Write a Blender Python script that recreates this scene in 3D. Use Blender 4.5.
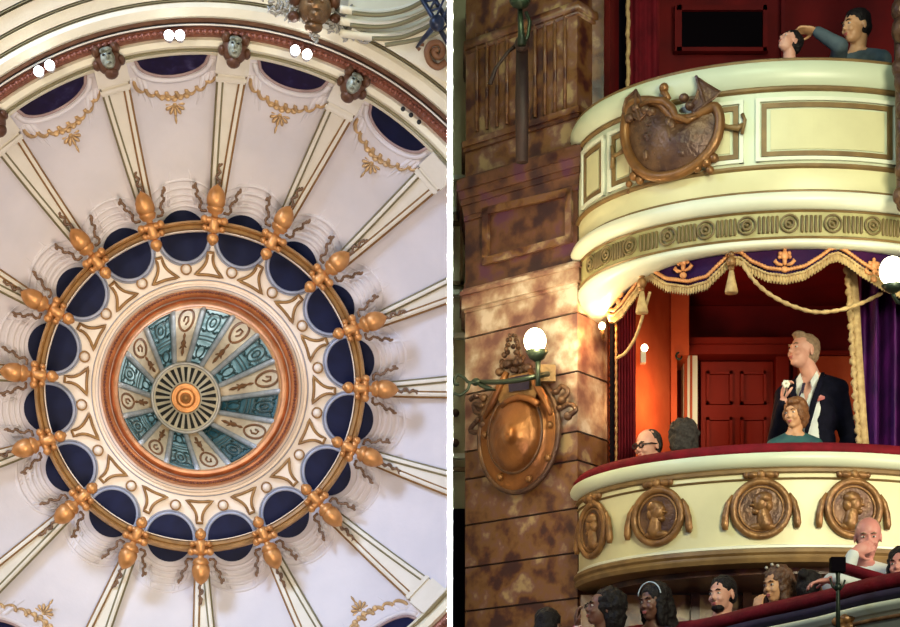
import bpy, bmesh, math, random
from mathutils import Vector, Matrix, noise, Euler
random.seed(7)
for o in list(bpy.data.objects): bpy.data.objects.remove(o)
scn = bpy.context.scene
COL = scn.collection
rad = math.radians
EYE = 1.6
F = 1900.0
# ---------------------------------------------------------------- camera
cd = bpy.data.cameras.new('camera'); cam = bpy.data.objects.new('camera', cd); COL.objects.link(cam)
cam.location = (0, 0, EYE); cam.rotation_euler = (rad(90), 0, 0)
cd.sensor_width = 36; cd.sensor_fit = 'HORIZONTAL'; cd.lens = F/900*36
cd.shift_x = 0; cd.shift_y = (890-313.5)/900
cd.clip_end = 200
scn.camera = cam
# ---------------------------------------------------------------- world, lights, exposure
w = bpy.data.worlds.new('world'); scn.world = w; w.use_nodes = True
w.node_tree.nodes['Background'].inputs[0].default_value = (.70, .66, .74, 1)
w.node_tree.nodes['Background'].inputs[1].default_value = 0.055
vs = scn.view_settings
vs.view_transform = 'Standard'; vs.look = 'None'; vs.gamma = 1; vs.use_curve_mapping = False
vs.exposure = 0.0
def aim(o, target):
    d = Vector(target) - o.location
    o.rotation_euler = d.to_track_quat('-Z', 'Y').to_euler()
def area(name, loc, target, size, power, col, spread=180, size_y=None):
    l = bpy.data.lights.new(name, 'AREA'); l.energy = power; l.color = col; l.size = size
    if size_y: l.shape = 'RECTANGLE'; l.size_y = size_y
    l.spread = rad(spread)
    o = bpy.data.objects.new(name, l); COL.objects.link(o); o.location = loc; aim(o, target); return o
def spot(name, loc, target, power, col, angle, blend=.5, radius=.3):
    l = bpy.data.lights.new(name, 'SPOT'); l.energy = power; l.color = col; l.spot_size = rad(angle); l.spot_blend = blend
    l.shadow_soft_size = radius
    o = bpy.data.objects.new(name, l); COL.objects.link(o); o.location = loc; aim(o, target); return o
def point(name, loc, power, col, radius=.05):
    l = bpy.data.lights.new(name, 'POINT'); l.energy = power; l.color = col; l.shadow_soft_size = radius
    o = bpy.data.objects.new(name, l); COL.objects.link(o); o.location = loc; return o
# dome (left) lights: warm wash from upper left, cool wash from lower right
area('dome_warm_light', (-0.8, 8.2, 2.6), (-2.8, 14, 6.2), 1.8, 74, (1.0, .82, .68), 95)
area('dome_cool_light', (-5.2, 8.5, 9.0), (-1.2, 14, 4.0), 1.8, 132, (.48, .65, 1.0), 90)
area('dome_front_light', (-4.0, 6.0, 5.5), (-2.0, 14, 5.4), 1.5, 30, (1.0, .90, .84), 70)
point('dome_fill_light', (-2.0, 14.9, 5.75), 7, (.95, .97, 1.0), .25)  # added unseen fill, brightens the rosette and inner dome
# hall (right) lights
area('box_front_light', (3.2, 5.0, 5.2), (2.2, 12, 5.0), 1.6, 80, (1.0, .95, .66), 70)
area('box_side_light', (0.9, 7.0, 8.2), (1.6, 12, 5.8), 1.0, 20, (.80, 1.0, .72), 80)
area('under_box_fill', (4.2, 10.0, EYE+2.1), (1.9, 12.3, EYE+1.7), .8, 16, (1.0, .84, .66), 100)  # added unseen fill for the marble wall under the lower box
# added unseen sheet of light that whitens the front edge of the gap slab
area('divider_light', (0, 10.05, EYE+6.2), (0, 10.05+math.sin(rad(20)), EYE+6.2-math.cos(rad(20))), .03, 60, (1, 1, 1), 3, 1.7)

# ---------------------------------------------------------------- materials
def mat(name, col, rough=.6, metal=0, col2=None, scale=8, detail=4, bump=0, bscale=40, emit=None, estr=0, spec=.5, lo=.35, hi=.65, coat=0, vec=None):
    m = bpy.data.materials.new(name); m.use_nodes = True
    nt = m.node_tree; b = nt.nodes['Principled BSDF']
    b.inputs['Base Color'].default_value = (*col, 1); b.inputs['Roughness'].default_value = rough
    b.inputs['Metallic'].default_value = metal; b.inputs['Specular IOR Level'].default_value = spec
    if coat: b.inputs['Coat Weight'].default_value = coat
    tc = nt.nodes.new('ShaderNodeTexCoord')
    src = tc.outputs['Object']
    if vec:
        mp = nt.nodes.new('ShaderNodeMapping'); mp.inputs['Scale'].default_value = vec
        nt.links.new(src, mp.inputs[0]); src = mp.outputs[0]
    if col2:
        n = nt.nodes.new('ShaderNodeTexNoise'); n.inputs['Scale'].default_value = scale; n.inputs['Detail'].default_value = detail
        nt.links.new(src, n.inputs['Vector'])
        r = nt.nodes.new('ShaderNodeValToRGB'); r.color_ramp.elements[0].position = lo; r.color_ramp.elements[1].position = hi
        if isinstance(col2[0], tuple): r.color_ramp.interpolation = 'B_SPLINE'
        cols = [col, col2] if not isinstance(col2[0], tuple) else [col, *col2]
        r.color_ramp.elements[0].color = (*cols[0], 1); r.color_ramp.elements[1].color = (*cols[-1], 1)
        for i, c in enumerate(cols[1:-1]):
            e = r.color_ramp.elements.new(lo+(hi-lo)*(i+1)/(len(cols)-1)); e.color = (*c, 1)
        nt.links.new(n.outputs['Fac'], r.inputs[0]); nt.links.new(r.outputs[0], b.inputs['Base Color'])
        if emit == 'base': nt.links.new(r.outputs[0], b.inputs['Emission Color'])
    if bump:
        n2 = nt.nodes.new('ShaderNodeTexNoise'); n2.inputs['Scale'].default_value = bscale; n2.inputs['Detail'].default_value = 3
        nt.links.new(src, n2.inputs['Vector'])
        bp = nt.nodes.new('ShaderNodeBump'); bp.inputs['Strength'].default_value = bump; bp.inputs['Distance'].default_value = .02
        nt.links.new(n2.outputs['Fac'], bp.inputs['Height']); nt.links.new(bp.outputs[0], b.inputs['Normal'])
    if emit and emit != 'base':
        b.inputs['Emission Color'].default_value = (*emit, 1)
    if emit: b.inputs['Emission Strength'].default_value = estr
    return m
M = {}
M['plaster'] = mat('plaster', (.66, .62, .62), .75, col2=(.72, .67, .66), scale=3, bump=.15, bscale=12)
M['cream'] = mat('cream_paint', (.82, .76, .62), .5, col2=(.76, .70, .56), scale=5, bump=.1)
M['creamring'] = mat('pale_cream_paint', (.86, .74, .60), .5, col2=(.80, .68, .54), scale=6, bump=.1)
M['cornice'] = mat('cornice_paint', (.88, .82, .60), .5, col2=(.80, .74, .54), scale=5, bump=.1)
M['cornice_grey'] = mat('grey_cornice_paint', (.42, .40, .34), .55, col2=(.36, .34, .30), scale=5)
M['olive'] = mat('olive_gilt_shade_line', (.22, .19, .09), .5, metal=.2)
M['goldline'] = mat('dull_gold_line', (.34, .18, .05), .5, metal=.2, col2=(.24, .12, .035), scale=14)
M['gold'] = mat('gilding', (.66, .31, .10), .42, metal=.55, col2=(.42, .18, .05), scale=10, bump=.15, bscale=30)
M['goldrail'] = mat('rail_gilding', (.72, .42, .15), .4, metal=.6, col2=(.45, .25, .08), scale=8, bump=.1)
M['bronze'] = mat('old_bronze', (.30, .17, .07), .38, metal=.7, col2=(.16, .09, .04), scale=12, bump=.3, bscale=40)
M['ribbon'] = mat('bronze_ribbon', (.22, .12, .06), .5, metal=.3, col2=(.14, .08, .045), scale=14)
M['copper'] = mat('copper_gilding', (.78, .33, .12), .36, metal=.6, col2=(.52, .20, .07), scale=9, bump=.1)
M['copperband'] = mat('dull_copper_band', (.34, .12, .07), .4, metal=.4, col2=(.22, .08, .05), scale=9)
M['scroll'] = mat('gilt_scroll', (.62, .40, .18), .45, metal=.35, col2=(.45, .29, .14), scale=12)
M['navy'] = mat('navy_glass', (.004, .006, .024), .5, col2=(.006, .010, .042), scale=6, spec=.12)
M['violet'] = mat('dark_violet_glass', (.006, .003, .025), .4, col2=((.010, .006, .05), (.12, .11, .22)), scale=11, lo=.5, hi=.85, spec=.2)
M['bluegrey'] = mat('blue_grey_rim', (.38, .40, .48), .5, col2=(.28, .31, .40), scale=10)
M['greyline'] = mat('grey_line', (.30, .30, .33), .5)
M['domerib'] = mat('grey_iron_rib', (.50, .54, .55), .4, metal=.2, col2=(.36, .40, .42), scale=9)
M['cream_panel'] = mat('painted_panel', (.82, .70, .50), .5, col2=(.70, .58, .40), scale=8, bump=.2)
M['brownpaint'] = mat('brown_painted_scroll', (.26, .11, .04), .5, col2=(.20, .09, .03), scale=10)
M['darkslot'] = mat('black_slot', (.01, .01, .008), .7)
M['rosette'] = mat('pale_gilt_rosette', (.88, .82, .62), .4, metal=.1, col2=(.74, .66, .46), scale=10)
M['silver'] = mat('silver_leaf', (.50, .48, .42), .45, metal=.3, col2=(.36, .34, .28), scale=14, bump=.3)
M['white'] = mat('white_paint', (.92, .92, .92), .8, spec=.1)
M['mask'] = mat('pale_green_mask', (.52, .55, .42), .35, metal=.2, col2=(.10, .10, .06), scale=22)
M['cartbrown'] = mat('brown_cartouche', (.15, .065, .03), .45, metal=.3, col2=(.10, .04, .02), scale=12)
M['truss'] = mat('blue_black_steel', (.012, .018, .035), .4, metal=.3, col2=(.03, .04, .07), scale=10)
M['lampon'] = mat('lit_lamp_glass', (1, 1, 1), .4, emit=(1.0, .97, .92), estr=14)
M['globe'] = mat('lit_globe', (1, 1, .9), .4, emit=(1.0, .95, .62), estr=9)
M['globe_small'] = mat('lit_bulb', (1, .9, .7), .4, emit=(1.0, .80, .45), estr=12)
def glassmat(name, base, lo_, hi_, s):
    return mat(name, lo_, .2, col2=(base, hi_), scale=7, detail=5, bump=.3, bscale=20, emit='base', estr=s, lo=.30, hi=.72, spec=.6)  # panes emit their own pattern in place of daylight behind them
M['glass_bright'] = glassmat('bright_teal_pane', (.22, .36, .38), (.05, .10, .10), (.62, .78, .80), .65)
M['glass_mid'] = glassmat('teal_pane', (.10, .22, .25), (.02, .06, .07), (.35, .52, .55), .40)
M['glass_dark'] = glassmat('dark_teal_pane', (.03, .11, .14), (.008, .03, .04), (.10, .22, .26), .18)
M['leadline'] = mat('dark_glazing_line', (.03, .07, .07), .4)
# right
M['marble'] = mat('brown_marble', (.030, .008, .012), .35, col2=((.10, .030, .014), (.17, .085, .025), (.11, .035, .05), (.34, .24, .12)), scale=6, detail=8, bump=.2, bscale=10, lo=.38, hi=.66)
M['marble_dark'] = mat('dark_marble', (.022, .006, .012), .35, col2=((.06, .018, .014), (.13, .055, .02), (.08, .02, .06)), scale=6, detail=8, lo=.38, hi=.66)
M['marble_lamplit'] = mat('lamplit_pink_marble', (.13, .05, .045), .35, col2=((.26, .13, .09), (.36, .25, .17), (.60, .50, .42)), scale=6, detail=8, bump=.2, bscale=10, lo=.38, hi=.66)  # pier marble near the globe, lamp light put into the paler pink colour
M['mortar'] = mat('dark_joint', (.02, .008, .008), .8)
M['balcony'] = mat('balcony_cream', (.64, .60, .36), .42, col2=(.56, .52, .31), scale=3, detail=5, bump=.08, bscale=14)
M['balcony_pale'] = mat('balcony_pale_green', (.58, .62, .46), .38, col2=(.52, .57, .43), scale=3, detail=5)
M['balcony_white'] = mat('balcony_ivory', (.72, .72, .58), .38, col2=(.62, .64, .52), scale=3)
M['balcony_gilt'] = mat('balcony_gilt', (.22, .13, .045), .5, metal=.1, col2=(.15, .085, .03), scale=9)
M['frieze'] = mat('frieze_gilt', (.40, .36, .17), .5, col2=(.32, .28, .12), scale=9)
M['flute'] = mat('dark_flute_gilt', (.12, .08, .03), .5, col2=(.16, .11, .04), scale=9)
M['velvet'] = mat('crimson_velvet', (.17, .004, .012), .8, spec=.2, col2=(.11, .003, .008), scale=12, bump=.2)
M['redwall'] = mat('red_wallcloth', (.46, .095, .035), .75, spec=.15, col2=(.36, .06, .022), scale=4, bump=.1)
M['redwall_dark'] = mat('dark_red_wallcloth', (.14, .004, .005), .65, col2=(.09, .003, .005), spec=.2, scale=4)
M['reddoor'] = mat('red_mahogany', (.20, .014, .007), .65, spec=.15, col2=(.13, .009, .005), scale=3, vec=(1, 1, .2))
M['curtain_red'] = mat('dark_red_curtain', (.13, .005, .012), .8, spec=.15, col2=(.08, .003, .008), scale=10)
M['purple'] = mat('purple_velvet', (.014, .003, .042), .7, spec=.15, col2=(.036, .003, .040), scale=5, bump=.2)
M['purple_curtain'] = mat('purple_curtain', (.10, .008, .13), .6, spec=.25, col2=(.03, .004, .06), scale=5, bump=.2)
M['braid'] = mat('orange_gold_braid', (.62, .27, .10), .5, metal=.2, col2=(.48, .19, .07), scale=25)
M['fringe'] = mat('cream_fringe', (.50, .35, .16), .7, col2=(.32, .20, .085), scale=30)
M['shield'] = mat('bronze_shield', (.30, .12, .035), .38, metal=.6, col2=((.17, .06, .02), (.07, .026, .014)), scale=3.5, bump=.2, bscale=30, lo=.38, hi=.72)
M['crest'] = mat('crest_bronze', (.17, .085, .04), .38, metal=.4, col2=((.10, .05, .03), (.05, .022, .022)), scale=7, bump=.5, bscale=30, lo=.35, hi=.7)
M['crest_rim'] = mat('crest_gilt_rim', (.27, .12, .035), .38, metal=.4, col2=(.15, .065, .022), scale=10, bump=.2)
M['medal'] = mat('medallion_gilt', (.30, .15, .05), .38, metal=.35, col2=(.15, .07, .025), scale=14, bump=.3)
M['iron'] = mat('green_black_iron', (.018, .030, .020), .4, metal=.5)
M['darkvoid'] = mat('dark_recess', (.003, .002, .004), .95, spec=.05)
M['postdark'] = mat('dark_bronze_post', (.035, .014, .012), .6, col2=(.02, .008, .01))
M['lunrim'] = mat('rosy_grey_rim', (.40, .28, .25), .5, col2=(.30, .20, .19), scale=9)
M['highlight_line'] = mat('cream_highlight_line', (.85, .80, .66), .5)
M['hair_black'] = mat('black_hair', (.004, .003, .004), .6, spec=.25, col2=(.008, .005, .006), scale=60, bump=.5, bscale=90)
M['hair_brown'] = mat('brown_hair', (.10, .04, .015), .5, col2=(.05, .02, .01), scale=50, bump=.5, bscale=90)
M['hair_ginger'] = mat('ginger_brown_hair', (.22, .09, .03), .5, col2=(.12, .045, .015), scale=40, bump=.5, bscale=90)
M['hair_grey'] = mat('sandy_grey_hair', (.30, .20, .12), .6, col2=(.20, .13, .08), scale=60, bump=.4, bscale=90)
M['hair_darkgrey'] = mat('dark_grey_hair', (.022, .018, .018), .7, spec=.25, col2=(.045, .038, .036), scale=60, bump=.4, bscale=90)
M['skin_pink'] = mat('pink_skin', (.62, .33, .25), .5, col2=(.56, .27, .20), scale=14)
M['skin_warm'] = mat('warm_skin', (.55, .30, .16), .5, col2=(.48, .24, .12), scale=14)
M['skin_dark'] = mat('brown_skin', (.14, .055, .035), .5, col2=(.10, .04, .025), scale=14)
M['skin_red'] = mat('ruddy_skin', (.55, .24, .20), .5, col2=(.48, .18, .15), scale=14)
M['eye'] = mat('eye_white', (.55, .50, .46), .3)
M['pupil'] = mat('dark_pupil', (.02, .012, .01), .3)
M['lip'] = mat('lip_red', (.42, .10, .09), .45)
M['suit'] = mat('navy_black_cloth', (.003, .003, .009), .8, spec=.1, col2=(.005, .005, .014), scale=20, bump=.2)
M['shirt'] = mat('white_shirt_cloth', (.66, .68, .64), .7, col2=(.56, .60, .60), scale=10, bump=.3, bscale=20)
M['teal_cloth'] = mat('dark_teal_cloth', (.012, .085, .080), .7, col2=(.010, .05, .06), scale=14)
M['dark_cloth'] = mat('dark_violet_cloth', (.025, .012, .045), .8, col2=(.015, .01, .03), scale=14)
M['plum_cloth'] = mat('plum_cloth', (.14, .022, .10), .8, col2=(.09, .015, .07), scale=14)
M['blue_cloth'] = mat('slate_blue_cloth', (.07, .10, .12), .8, col2=(.04, .06, .08), scale=14)
M['pale_cloth'] = mat('pale_blue_cloth', (.50, .60, .68), .7, col2=(.40, .50, .60), scale=14)
M['check_cloth'] = mat('red_white_cloth', (.30, .05, .08), .8, col2=(.60, .50, .50), scale=24, lo=.45, hi=.55)

# ---------------------------------------------------------------- mesh helpers
class MB:
    def __init__(s): s.V = []; s.Fc = []; s.I = []; s.mi = 0
    def add(s, vs_, fs):
        b = len(s.V); s.V += [Vector(v) for v in vs_]
        for f in fs: s.Fc.append([b+i for i in f]); s.I.append(s.mi)
        return s
    def grid(s, rows, wu=False, wv=False, cap=False):
        n = len(rows); m = len(rows[0]); vs_ = [p for r in rows for p in r]; fs = []
        for i in range(n if wu else n-1):
            for j in range(m if wv else m-1):
                i2 = (i+1) % n; j2 = (j+1) % m
                fs.append((i*m+j, i*m+j2, i2*m+j2, i2*m+j))
        if cap and not wu:
            fs.append(tuple(range(m))); fs.append(tuple((n-1)*m+j for j in reversed(range(m))))
        return s.add(vs_, fs)
    def box(s, c, sz, R=None):
        c = Vector(c); h = Vector(sz)/2; vs_ = []
        for x in (-1, 1):
            for y in (-1, 1):
                for z in (-1, 1):
                    p = Vector((x*h.x, y*h.y, z*h.z))
                    if R is not None: p = R @ p
                    vs_.append(c+p)
        return s.add(vs_, [(0,1,3,2),(4,6,7,5),(0,4,5,1),(2,3,7,6),(0,2,6,4),(1,5,7,3)])
    def ell(s, c, r, R=None, seg=14, rings=9):
        c = Vector(c)
        if not hasattr(r, '__len__'): r = (r, r, r)
        rows = []
        for i in range(rings+1):
            a = math.pi*i/rings; row = []
            for j in range(seg):
                b = 2*math.pi*j/seg
                p = Vector((r[0]*math.sin(a)*math.cos(b), r[1]*math.sin(a)*math.sin(b), r[2]*math.cos(a)))
                if R is not None: p = R @ p
                row.append(c+p)
            rows.append(row)
        rows[0] = [rows[0][0].copy() + Vector((1e-5*math.cos(j), 1e-5*math.sin(j), 0)) for j in range(seg)]
        rows[-1] = [rows[-1][0].copy() + Vector((1e-5*math.cos(j), 1e-5*math.sin(j), 0)) for j in range(seg)]
        return s.grid(rows, False, True, True)
    def tube(s, pts, r, n=8, closed=False, up=None, flat=1.0):
        pts = [Vector(p) for p in pts]; N = len(pts); rows = []
        prev = None
        for i, p in enumerate(pts):
            if closed: t = pts[(i+1) % N]-pts[i-1]
            else: t = pts[min(i+1, N-1)]-pts[max(i-1, 0)]
            if t.length < 1e-9: t = Vector((0, 0, 1))
            t.normalize()
            if up is not None: a = Vector(up).cross(t)
            elif prev is None:
                a = t.cross(Vector((0, 0, 1)) if abs(t.z) < .9 else Vector((1, 0, 0)))
            else: a = prev - t*prev.dot(t)
            if a.length < 1e-6: a = t.orthogonal()
            a.normalize(); prev = a; b = t.cross(a)
            rr = r[i] if hasattr(r, '__len__') else r
            rows.append([p + (a*math.cos(2*math.pi*k/n) + b*math.sin(2*math.pi*k/n)*flat)*rr for k in range(n)])
        return s.grid(rows, closed, True, not closed)
    def cap(s, p0, p1, r0, r1, n=12):      # round ended tapered limb
        p0 = Vector(p0); p1 = Vector(p1); t = (p1-p0); L = t.length; t.normalize()
        a = t.orthogonal().normalized(); b = t.cross(a); rows = []
        prof = []
        for k in range(1, 5): ang = math.pi/2*(1-k/5); prof.append((-r0*math.sin(ang), r0*math.cos(ang)))
        prof += [(0, r0), (L, r1)]
        for k in range(1, 5): ang = math.pi/2*k/5; prof.append((L+r1*math.sin(ang), r1*math.cos(ang)))
        for h, r in prof: rows.append([p0+t*h+(a*math.cos(2*math.pi*k/n)+b*math.sin(2*math.pi*k/n))*r for k in range(n)])
        return s.grid(rows, False, True, True)
    def lathe(s, prof, n=24, R=None, c=(0, 0, 0), sx=1, sy=1):
        c = Vector(c); rows = []
        for r, z in prof:
            row = []
            for k in range(n):
                p = Vector((max(r, 1e-4)*sx*math.cos(2*math.pi*k/n), max(r, 1e-4)*sy*math.sin(2*math.pi*k/n), z))
                row.append(c+(R @ p if R is not None else p))
            rows.append(row)
        return s.grid(rows, False, True, True)
    def prism(s, poly, z0, z1, f):          # poly 2d, f(x, y, z) -> Vector
        n = len(poly)
        vs_ = [f(x, y, z0) for x, y in poly]+[f(x, y, z1) for x, y in poly]
        fs = [tuple(range(n)), tuple(reversed(range(n, 2*n)))]+[(i, (i+1) % n, n+(i+1) % n, n+i) for i in range(n)]
        return s.add(vs_, fs)
    def mesh(s, name, mats, smooth=True, clip=None, remesh=None):
        me = bpy.data.meshes.new(name)
        me.from_pydata([tuple(v) for v in s.V], [], s.Fc)
        if not isinstance(mats, (list, tuple)): mats = [mats]
        for m in mats: me.materials.append(m)
        me.polygons.foreach_set('material_index', s.I)
        bm = bmesh.new(); bm.from_mesh(me)
        if clip is not None:
            side, x = clip
            bmesh.ops.bisect_plane(bm, geom=bm.verts[:]+bm.edges[:]+bm.faces[:], plane_co=(x, 0, 0), plane_no=(side, 0, 0), clear_outer=True)
        bmesh.ops.recalc_face_normals(bm, faces=bm.faces)
        bm.to_mesh(me); bm.free()
        me.polygons.foreach_set('use_smooth', [smooth]*len(me.polygons))
        return me
    def build(s, name, mats, parent=None, smooth=True, clip=None, local=False, auto=None, sub=0):
        me = s.mesh(name, mats, smooth, clip)
        return link(name, me, parent, local, auto)
def link(name, me, parent=None, local=False, auto=None):
    o = bpy.data.objects.new(name, me); COL.objects.link(o)
    if parent is not None:
        o.parent = parent
        if not local:
            org = world_loc(parent); me.transform(Matrix.Translation(-org))
    elif not local and len(me.vertices):
        xs = [v.co for v in me.vertices]
        mn = Vector([min(v[i] for v in xs) for i in range(3)]); mx = Vector([max(v[i] for v in xs) for i in range(3)])
        org = Vector(((mn.x+mx.x)/2, (mn.y+mx.y)/2, mn.z))
        me.transform(Matrix.Translation(-org)); o.location = org
    if auto:
        md = o.modifiers.new('edge', 'EDGE_SPLIT'); md.split_angle = rad(auto)
    return o
def world_loc(o):
    l = Vector((0, 0, 0))
    while o is not None: l += o.location; o = o.parent
    return l
def tag(o, label=None, cat=None, group=None, kind=None):
    if label: o['label'] = label
    if cat: o['category'] = cat
    if group: o['group'] = group
    if kind: o['kind'] = kind
    return o
def thing(name, label, cat, loc, R=None, group=None):
    o = bpy.data.objects.new(name, None); COL.objects.link(o); o.empty_display_size = .1
    o.location = loc
    if R is not None: o.rotation_euler = R.to_euler()
    return tag(o, label, cat, group)
def struct(o): o['kind'] = 'structure'; return o
def copy_tree(o, parent=None):
    c = o.copy(); COL.objects.link(c)
    if parent is not None: c.parent = parent
    for ch in list(o.children): copy_tree(ch, c)
    return c
def lerp(a, b, t): return a+(b-a)*t
def table(tb, x):
    if x <= tb[0][0]: return tb[0][1]
    for (x0, y0), (x1, y1) in zip(tb, tb[1:]):
        if x <= x1: return lerp(y0, y1, (x-x0)/(x1-x0))
    return tb[-1][1]
def smooth_poly(pts, n=6, closed=False):
    pts = [Vector(p) for p in pts]; out = []; N = len(pts)
    for i in range(N if closed else N-1):
        if closed: p0, p1, p2, p3 = pts[i-1], pts[i], pts[(i+1) % N], pts[(i+2) % N]
        else: p0, p1, p2, p3 = pts[max(i-1, 0)], pts[i], pts[i+1], pts[min(i+2, N-1)]
        for k in range(n):
            t = k/n; out.append(.5*((2*p1)+(p2-p0)*t+(2*p0-5*p1+4*p2-p3)*t*t+(3*p1-p0-3*p2+p3)*t**3))
    if not closed: out.append(pts[-1])
    return out
def P(u, v, Y): return Vector(((u-450)/F*Y, Y, EYE+(890-v)/F*Y))
# ================================================================= LEFT: domed ceiling
CAMP = Vector((0, 0, EYE))
def ray(u, v): return Vector(((u-450)/F, 1, (890-v)/F))
DC = CAMP + ray(200, 388)*14.4
DN = -(ray(200, 388).normalized())            # dome axis, pointing down out of the dome
DX = DN.cross(Vector((0, 0, 1))).normalized()*-1
if DX.x < 0: DX = -DX
DY = DN.cross(DX)
if DY.z < 0: DY = -DY
def W(u, v, z):
    r = ray(u, v); t = ((DC-CAMP).dot(DN)+z)/r.dot(DN)
    return CAMP + r*t
def ctr(z):
    if z >= 0: t = min(z/1.1, 1); return (lerp(200, 199, t), lerp(388, 378, t))
    t = min(-z/1.5, 1); return (lerp(200, 186, t), lerp(388, 398, t))
def warp(r, deg):      # the dome is seen a little from the side: its radial lines lean
    return deg + table([(60, 0), (120, 2.4), (173, 3.3), (323, 4.2)], r)*math.cos(rad(deg+table([(173, 28), (300, 21)], r)))
def WP(r, deg, z):
    c = ctr(z); a = rad(warp(r, deg)); return W(c[0]+r*math.sin(a), c[1]-r*math.cos(a), z)
def kz(z): return (W(201, 388, z)-W(200, 388, z)).length
def dframe(deg, r=0):      # orthonormal frame: y outward, z out of the ceiling
    a = rad(warp(r, deg)); o = DX*math.sin(a)+DY*math.cos(a); x = o.cross(DN)
    return Matrix((x, o, DN)).transposed()
CL = (1, -.02)
def clock(i):
    q = i % 16; h = (q*3)//4; m = (q*3) % 4; names = ['twelve', 'one', 'two', 'three', 'four', 'five', 'six', 'seven', 'eight', 'nine', 'ten', 'eleven', 'twelve']
    if m == 0: return names[h]+" o'clock"
    if m == 1: return 'quarter past '+names[h]
    if m == 2: return 'half past '+names[h]
    return 'quarter to '+names[h+1]
NSEG = 192
def ring(name, prof, m, parent=None, back=.05, a0=0, a1=360, clip=True):
    mb = MB(); full = (a1-a0) >= 360; n = NSEG if full else int((a1-a0)/2)
    pr = list(prof)+[(prof[-1][0], prof[-1][1]-back), (prof[0][0], prof[0][1]-back)]
    rows = []
    for i in range(n if full else n+1):
        a = a0+(a1-a0)*i/n; rows.append([WP(r, a, z) for r, z in pr])
    mb.grid(rows, full, True, not full)
    return mb.build(name, m, parent, clip=CL if clip else None, auto=35)
def zs(r):            # plaster cove height
    t = max(0, min(1, (r-168)/158)); return 1.05*t**1.5
# --- shell
prof = [(r, zs(r)) for r in (150, 168, 176, 190, 205, 220, 240, 260, 280, 300, 315, 326)]
mb = MB(); mb.grid([[WP(r, i*360/NSEG, z) for r, z in prof] for i in range(NSEG)], True, False)
mb.grid([[WP(r, i*360/NSEG, z-.12) for r, z in prof] for i in range(NSEG)], True, False)
struct(mb.build('ceiling', M['plaster'], clip=CL))
struct(ring('trim_1', [(84, -.06), (100, -.04), (104, -.03), (105, -.045), (107, -.045), (108, -.02), (150, 0), (174, .0)], M['creamring']))
struct(ring('trim_2', [(107.6, -.022), (107.9, -.012), (108.6, -.012), (108.9, -.022)], M['greyline'], back=.02))
struct(ring('trim_3', [(101.2, -.036), (101.4, -.030), (101.8, -.030), (102.0, -.036)], M['greyline'], back=.02))
# outer cornice
struct(ring('trim_4', [(323.5, 1.02), (324.2, 1.12), (326, 1.15), (328, 1.12), (329, 1.13), (332, 1.20), (338, 1.22), (341, 1.20)], M['cornice'], back=.15))
struct(ring('trim_5', [(328.2, 1.13), (328.6, 1.155), (329.4, 1.155), (329.8, 1.13)], M['olive'], back=.02))
t = thing('beaded_band', 'dull copper beaded band running around the outer cornice of the dome', 'moulding', WP(347, 0, 1.2))
ring('band', [(341, 1.20), (343, 1.23), (350, 1.26), (352, 1.24)], M['copperband'], t, back=.05)
mb = MB(); rows = []
for i in range(2880):
    a = i/8; s = .5+.5*math.sin(rad(a*340)); rows.append([])
    for k in range(6):
        b = 2*math.pi*k/6; rows[-1].append(WP(346.6+math.cos(b)*(1.3+1.7*s), a, 1.262+math.sin(b)*(.008+.018*s)))
mb.grid(rows, True, True); mb.build('beads', M['copperband'], t, clip=CL)
struct(ring('trim_6', [(352.4, 1.25), (352.8, 1.285), (354.0, 1.29), (354.6, 1.26)], M['highlight_line'], back=.04))  # highlight of the moulding put in as a pale line
struct(ring('trim_7', [(355, 1.25), (356.5, 1.27), (360, 1.27), (361, 1.25)], M['cartbrown'], back=.04))
struct(ring('trim_8', [(360, 1.26), (362, 1.31), (371, 1.34), (376, 1.33), (377, 1.30), (379, 1.30), (380, 1.34), (392, 1.38), (393, 1.35), (395, 1.35), (396, 1.40), (412, 1.44), (414, 1.40), (416, 1.40), (417, 1.46), (440, 1.52), (442, 1.5), (470, 1.62), (520, 1.70)], M['cornice'], back=.2, a0=-60, a1=140))
for i, rr in enumerate((378, 394, 415, 430)):
    struct(ring('trim_%d' % (9+i), [(rr-.8, table([(360, 1.27), (380, 1.33), (396, 1.385), (417, 1.45), (440, 1.51)], rr)), (rr-.4, table([(360, 1.3), (380, 1.345), (396, 1.40), (417, 1.47), (440, 1.53)], rr)), (rr+.6, table([(360, 1.3), (380, 1.345), (396, 1.40), (417, 1.47), (440, 1.53)], rr)), (rr+1, table([(360, 1.27), (380, 1.33), (396, 1.385), (417, 1.45), (440, 1.51)], rr))], M['olive'], back=.03, a0=-60, a1=60))
# --- copper ring
t = thing('copper_ring_frame', 'broad copper and gold ring framing the central glass dome', 'ring frame', WP(90, 0, 0))
ring('outer_roll', [(91, .0), (91.5, .05), (94, .075), (97.5, .06), (99, -.02)], M['copper'], t, back=.1)
mb = MB(); rows = []
for i in range(1440):
    a = i/4; s = .5+.5*math.sin(rad(a*180)); rows.append([])
    for k in range(6):
        b = 2*math.pi*k/6; rows[-1].append(WP(95.5+math.cos(b)*(.8+.8*s), a, .068+math.sin(b)*(.008+.02*s)))
mb.grid(rows, True, True); tag(mb.build('bead_row', M['copperband'], t), 'darker row of beads')
ring('inner_roll', [(82, -.12), (82.3, -.03), (84, .01), (86.5, .035), (88.5, .02), (89.5, -.02)], M['copper'], t, back=.1)
ring('inner_lip', [(80.8, -.18), (81.2, -.08), (82.0, -.07), (82.6, -.1)], M['gold'], t, back=.05)
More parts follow.
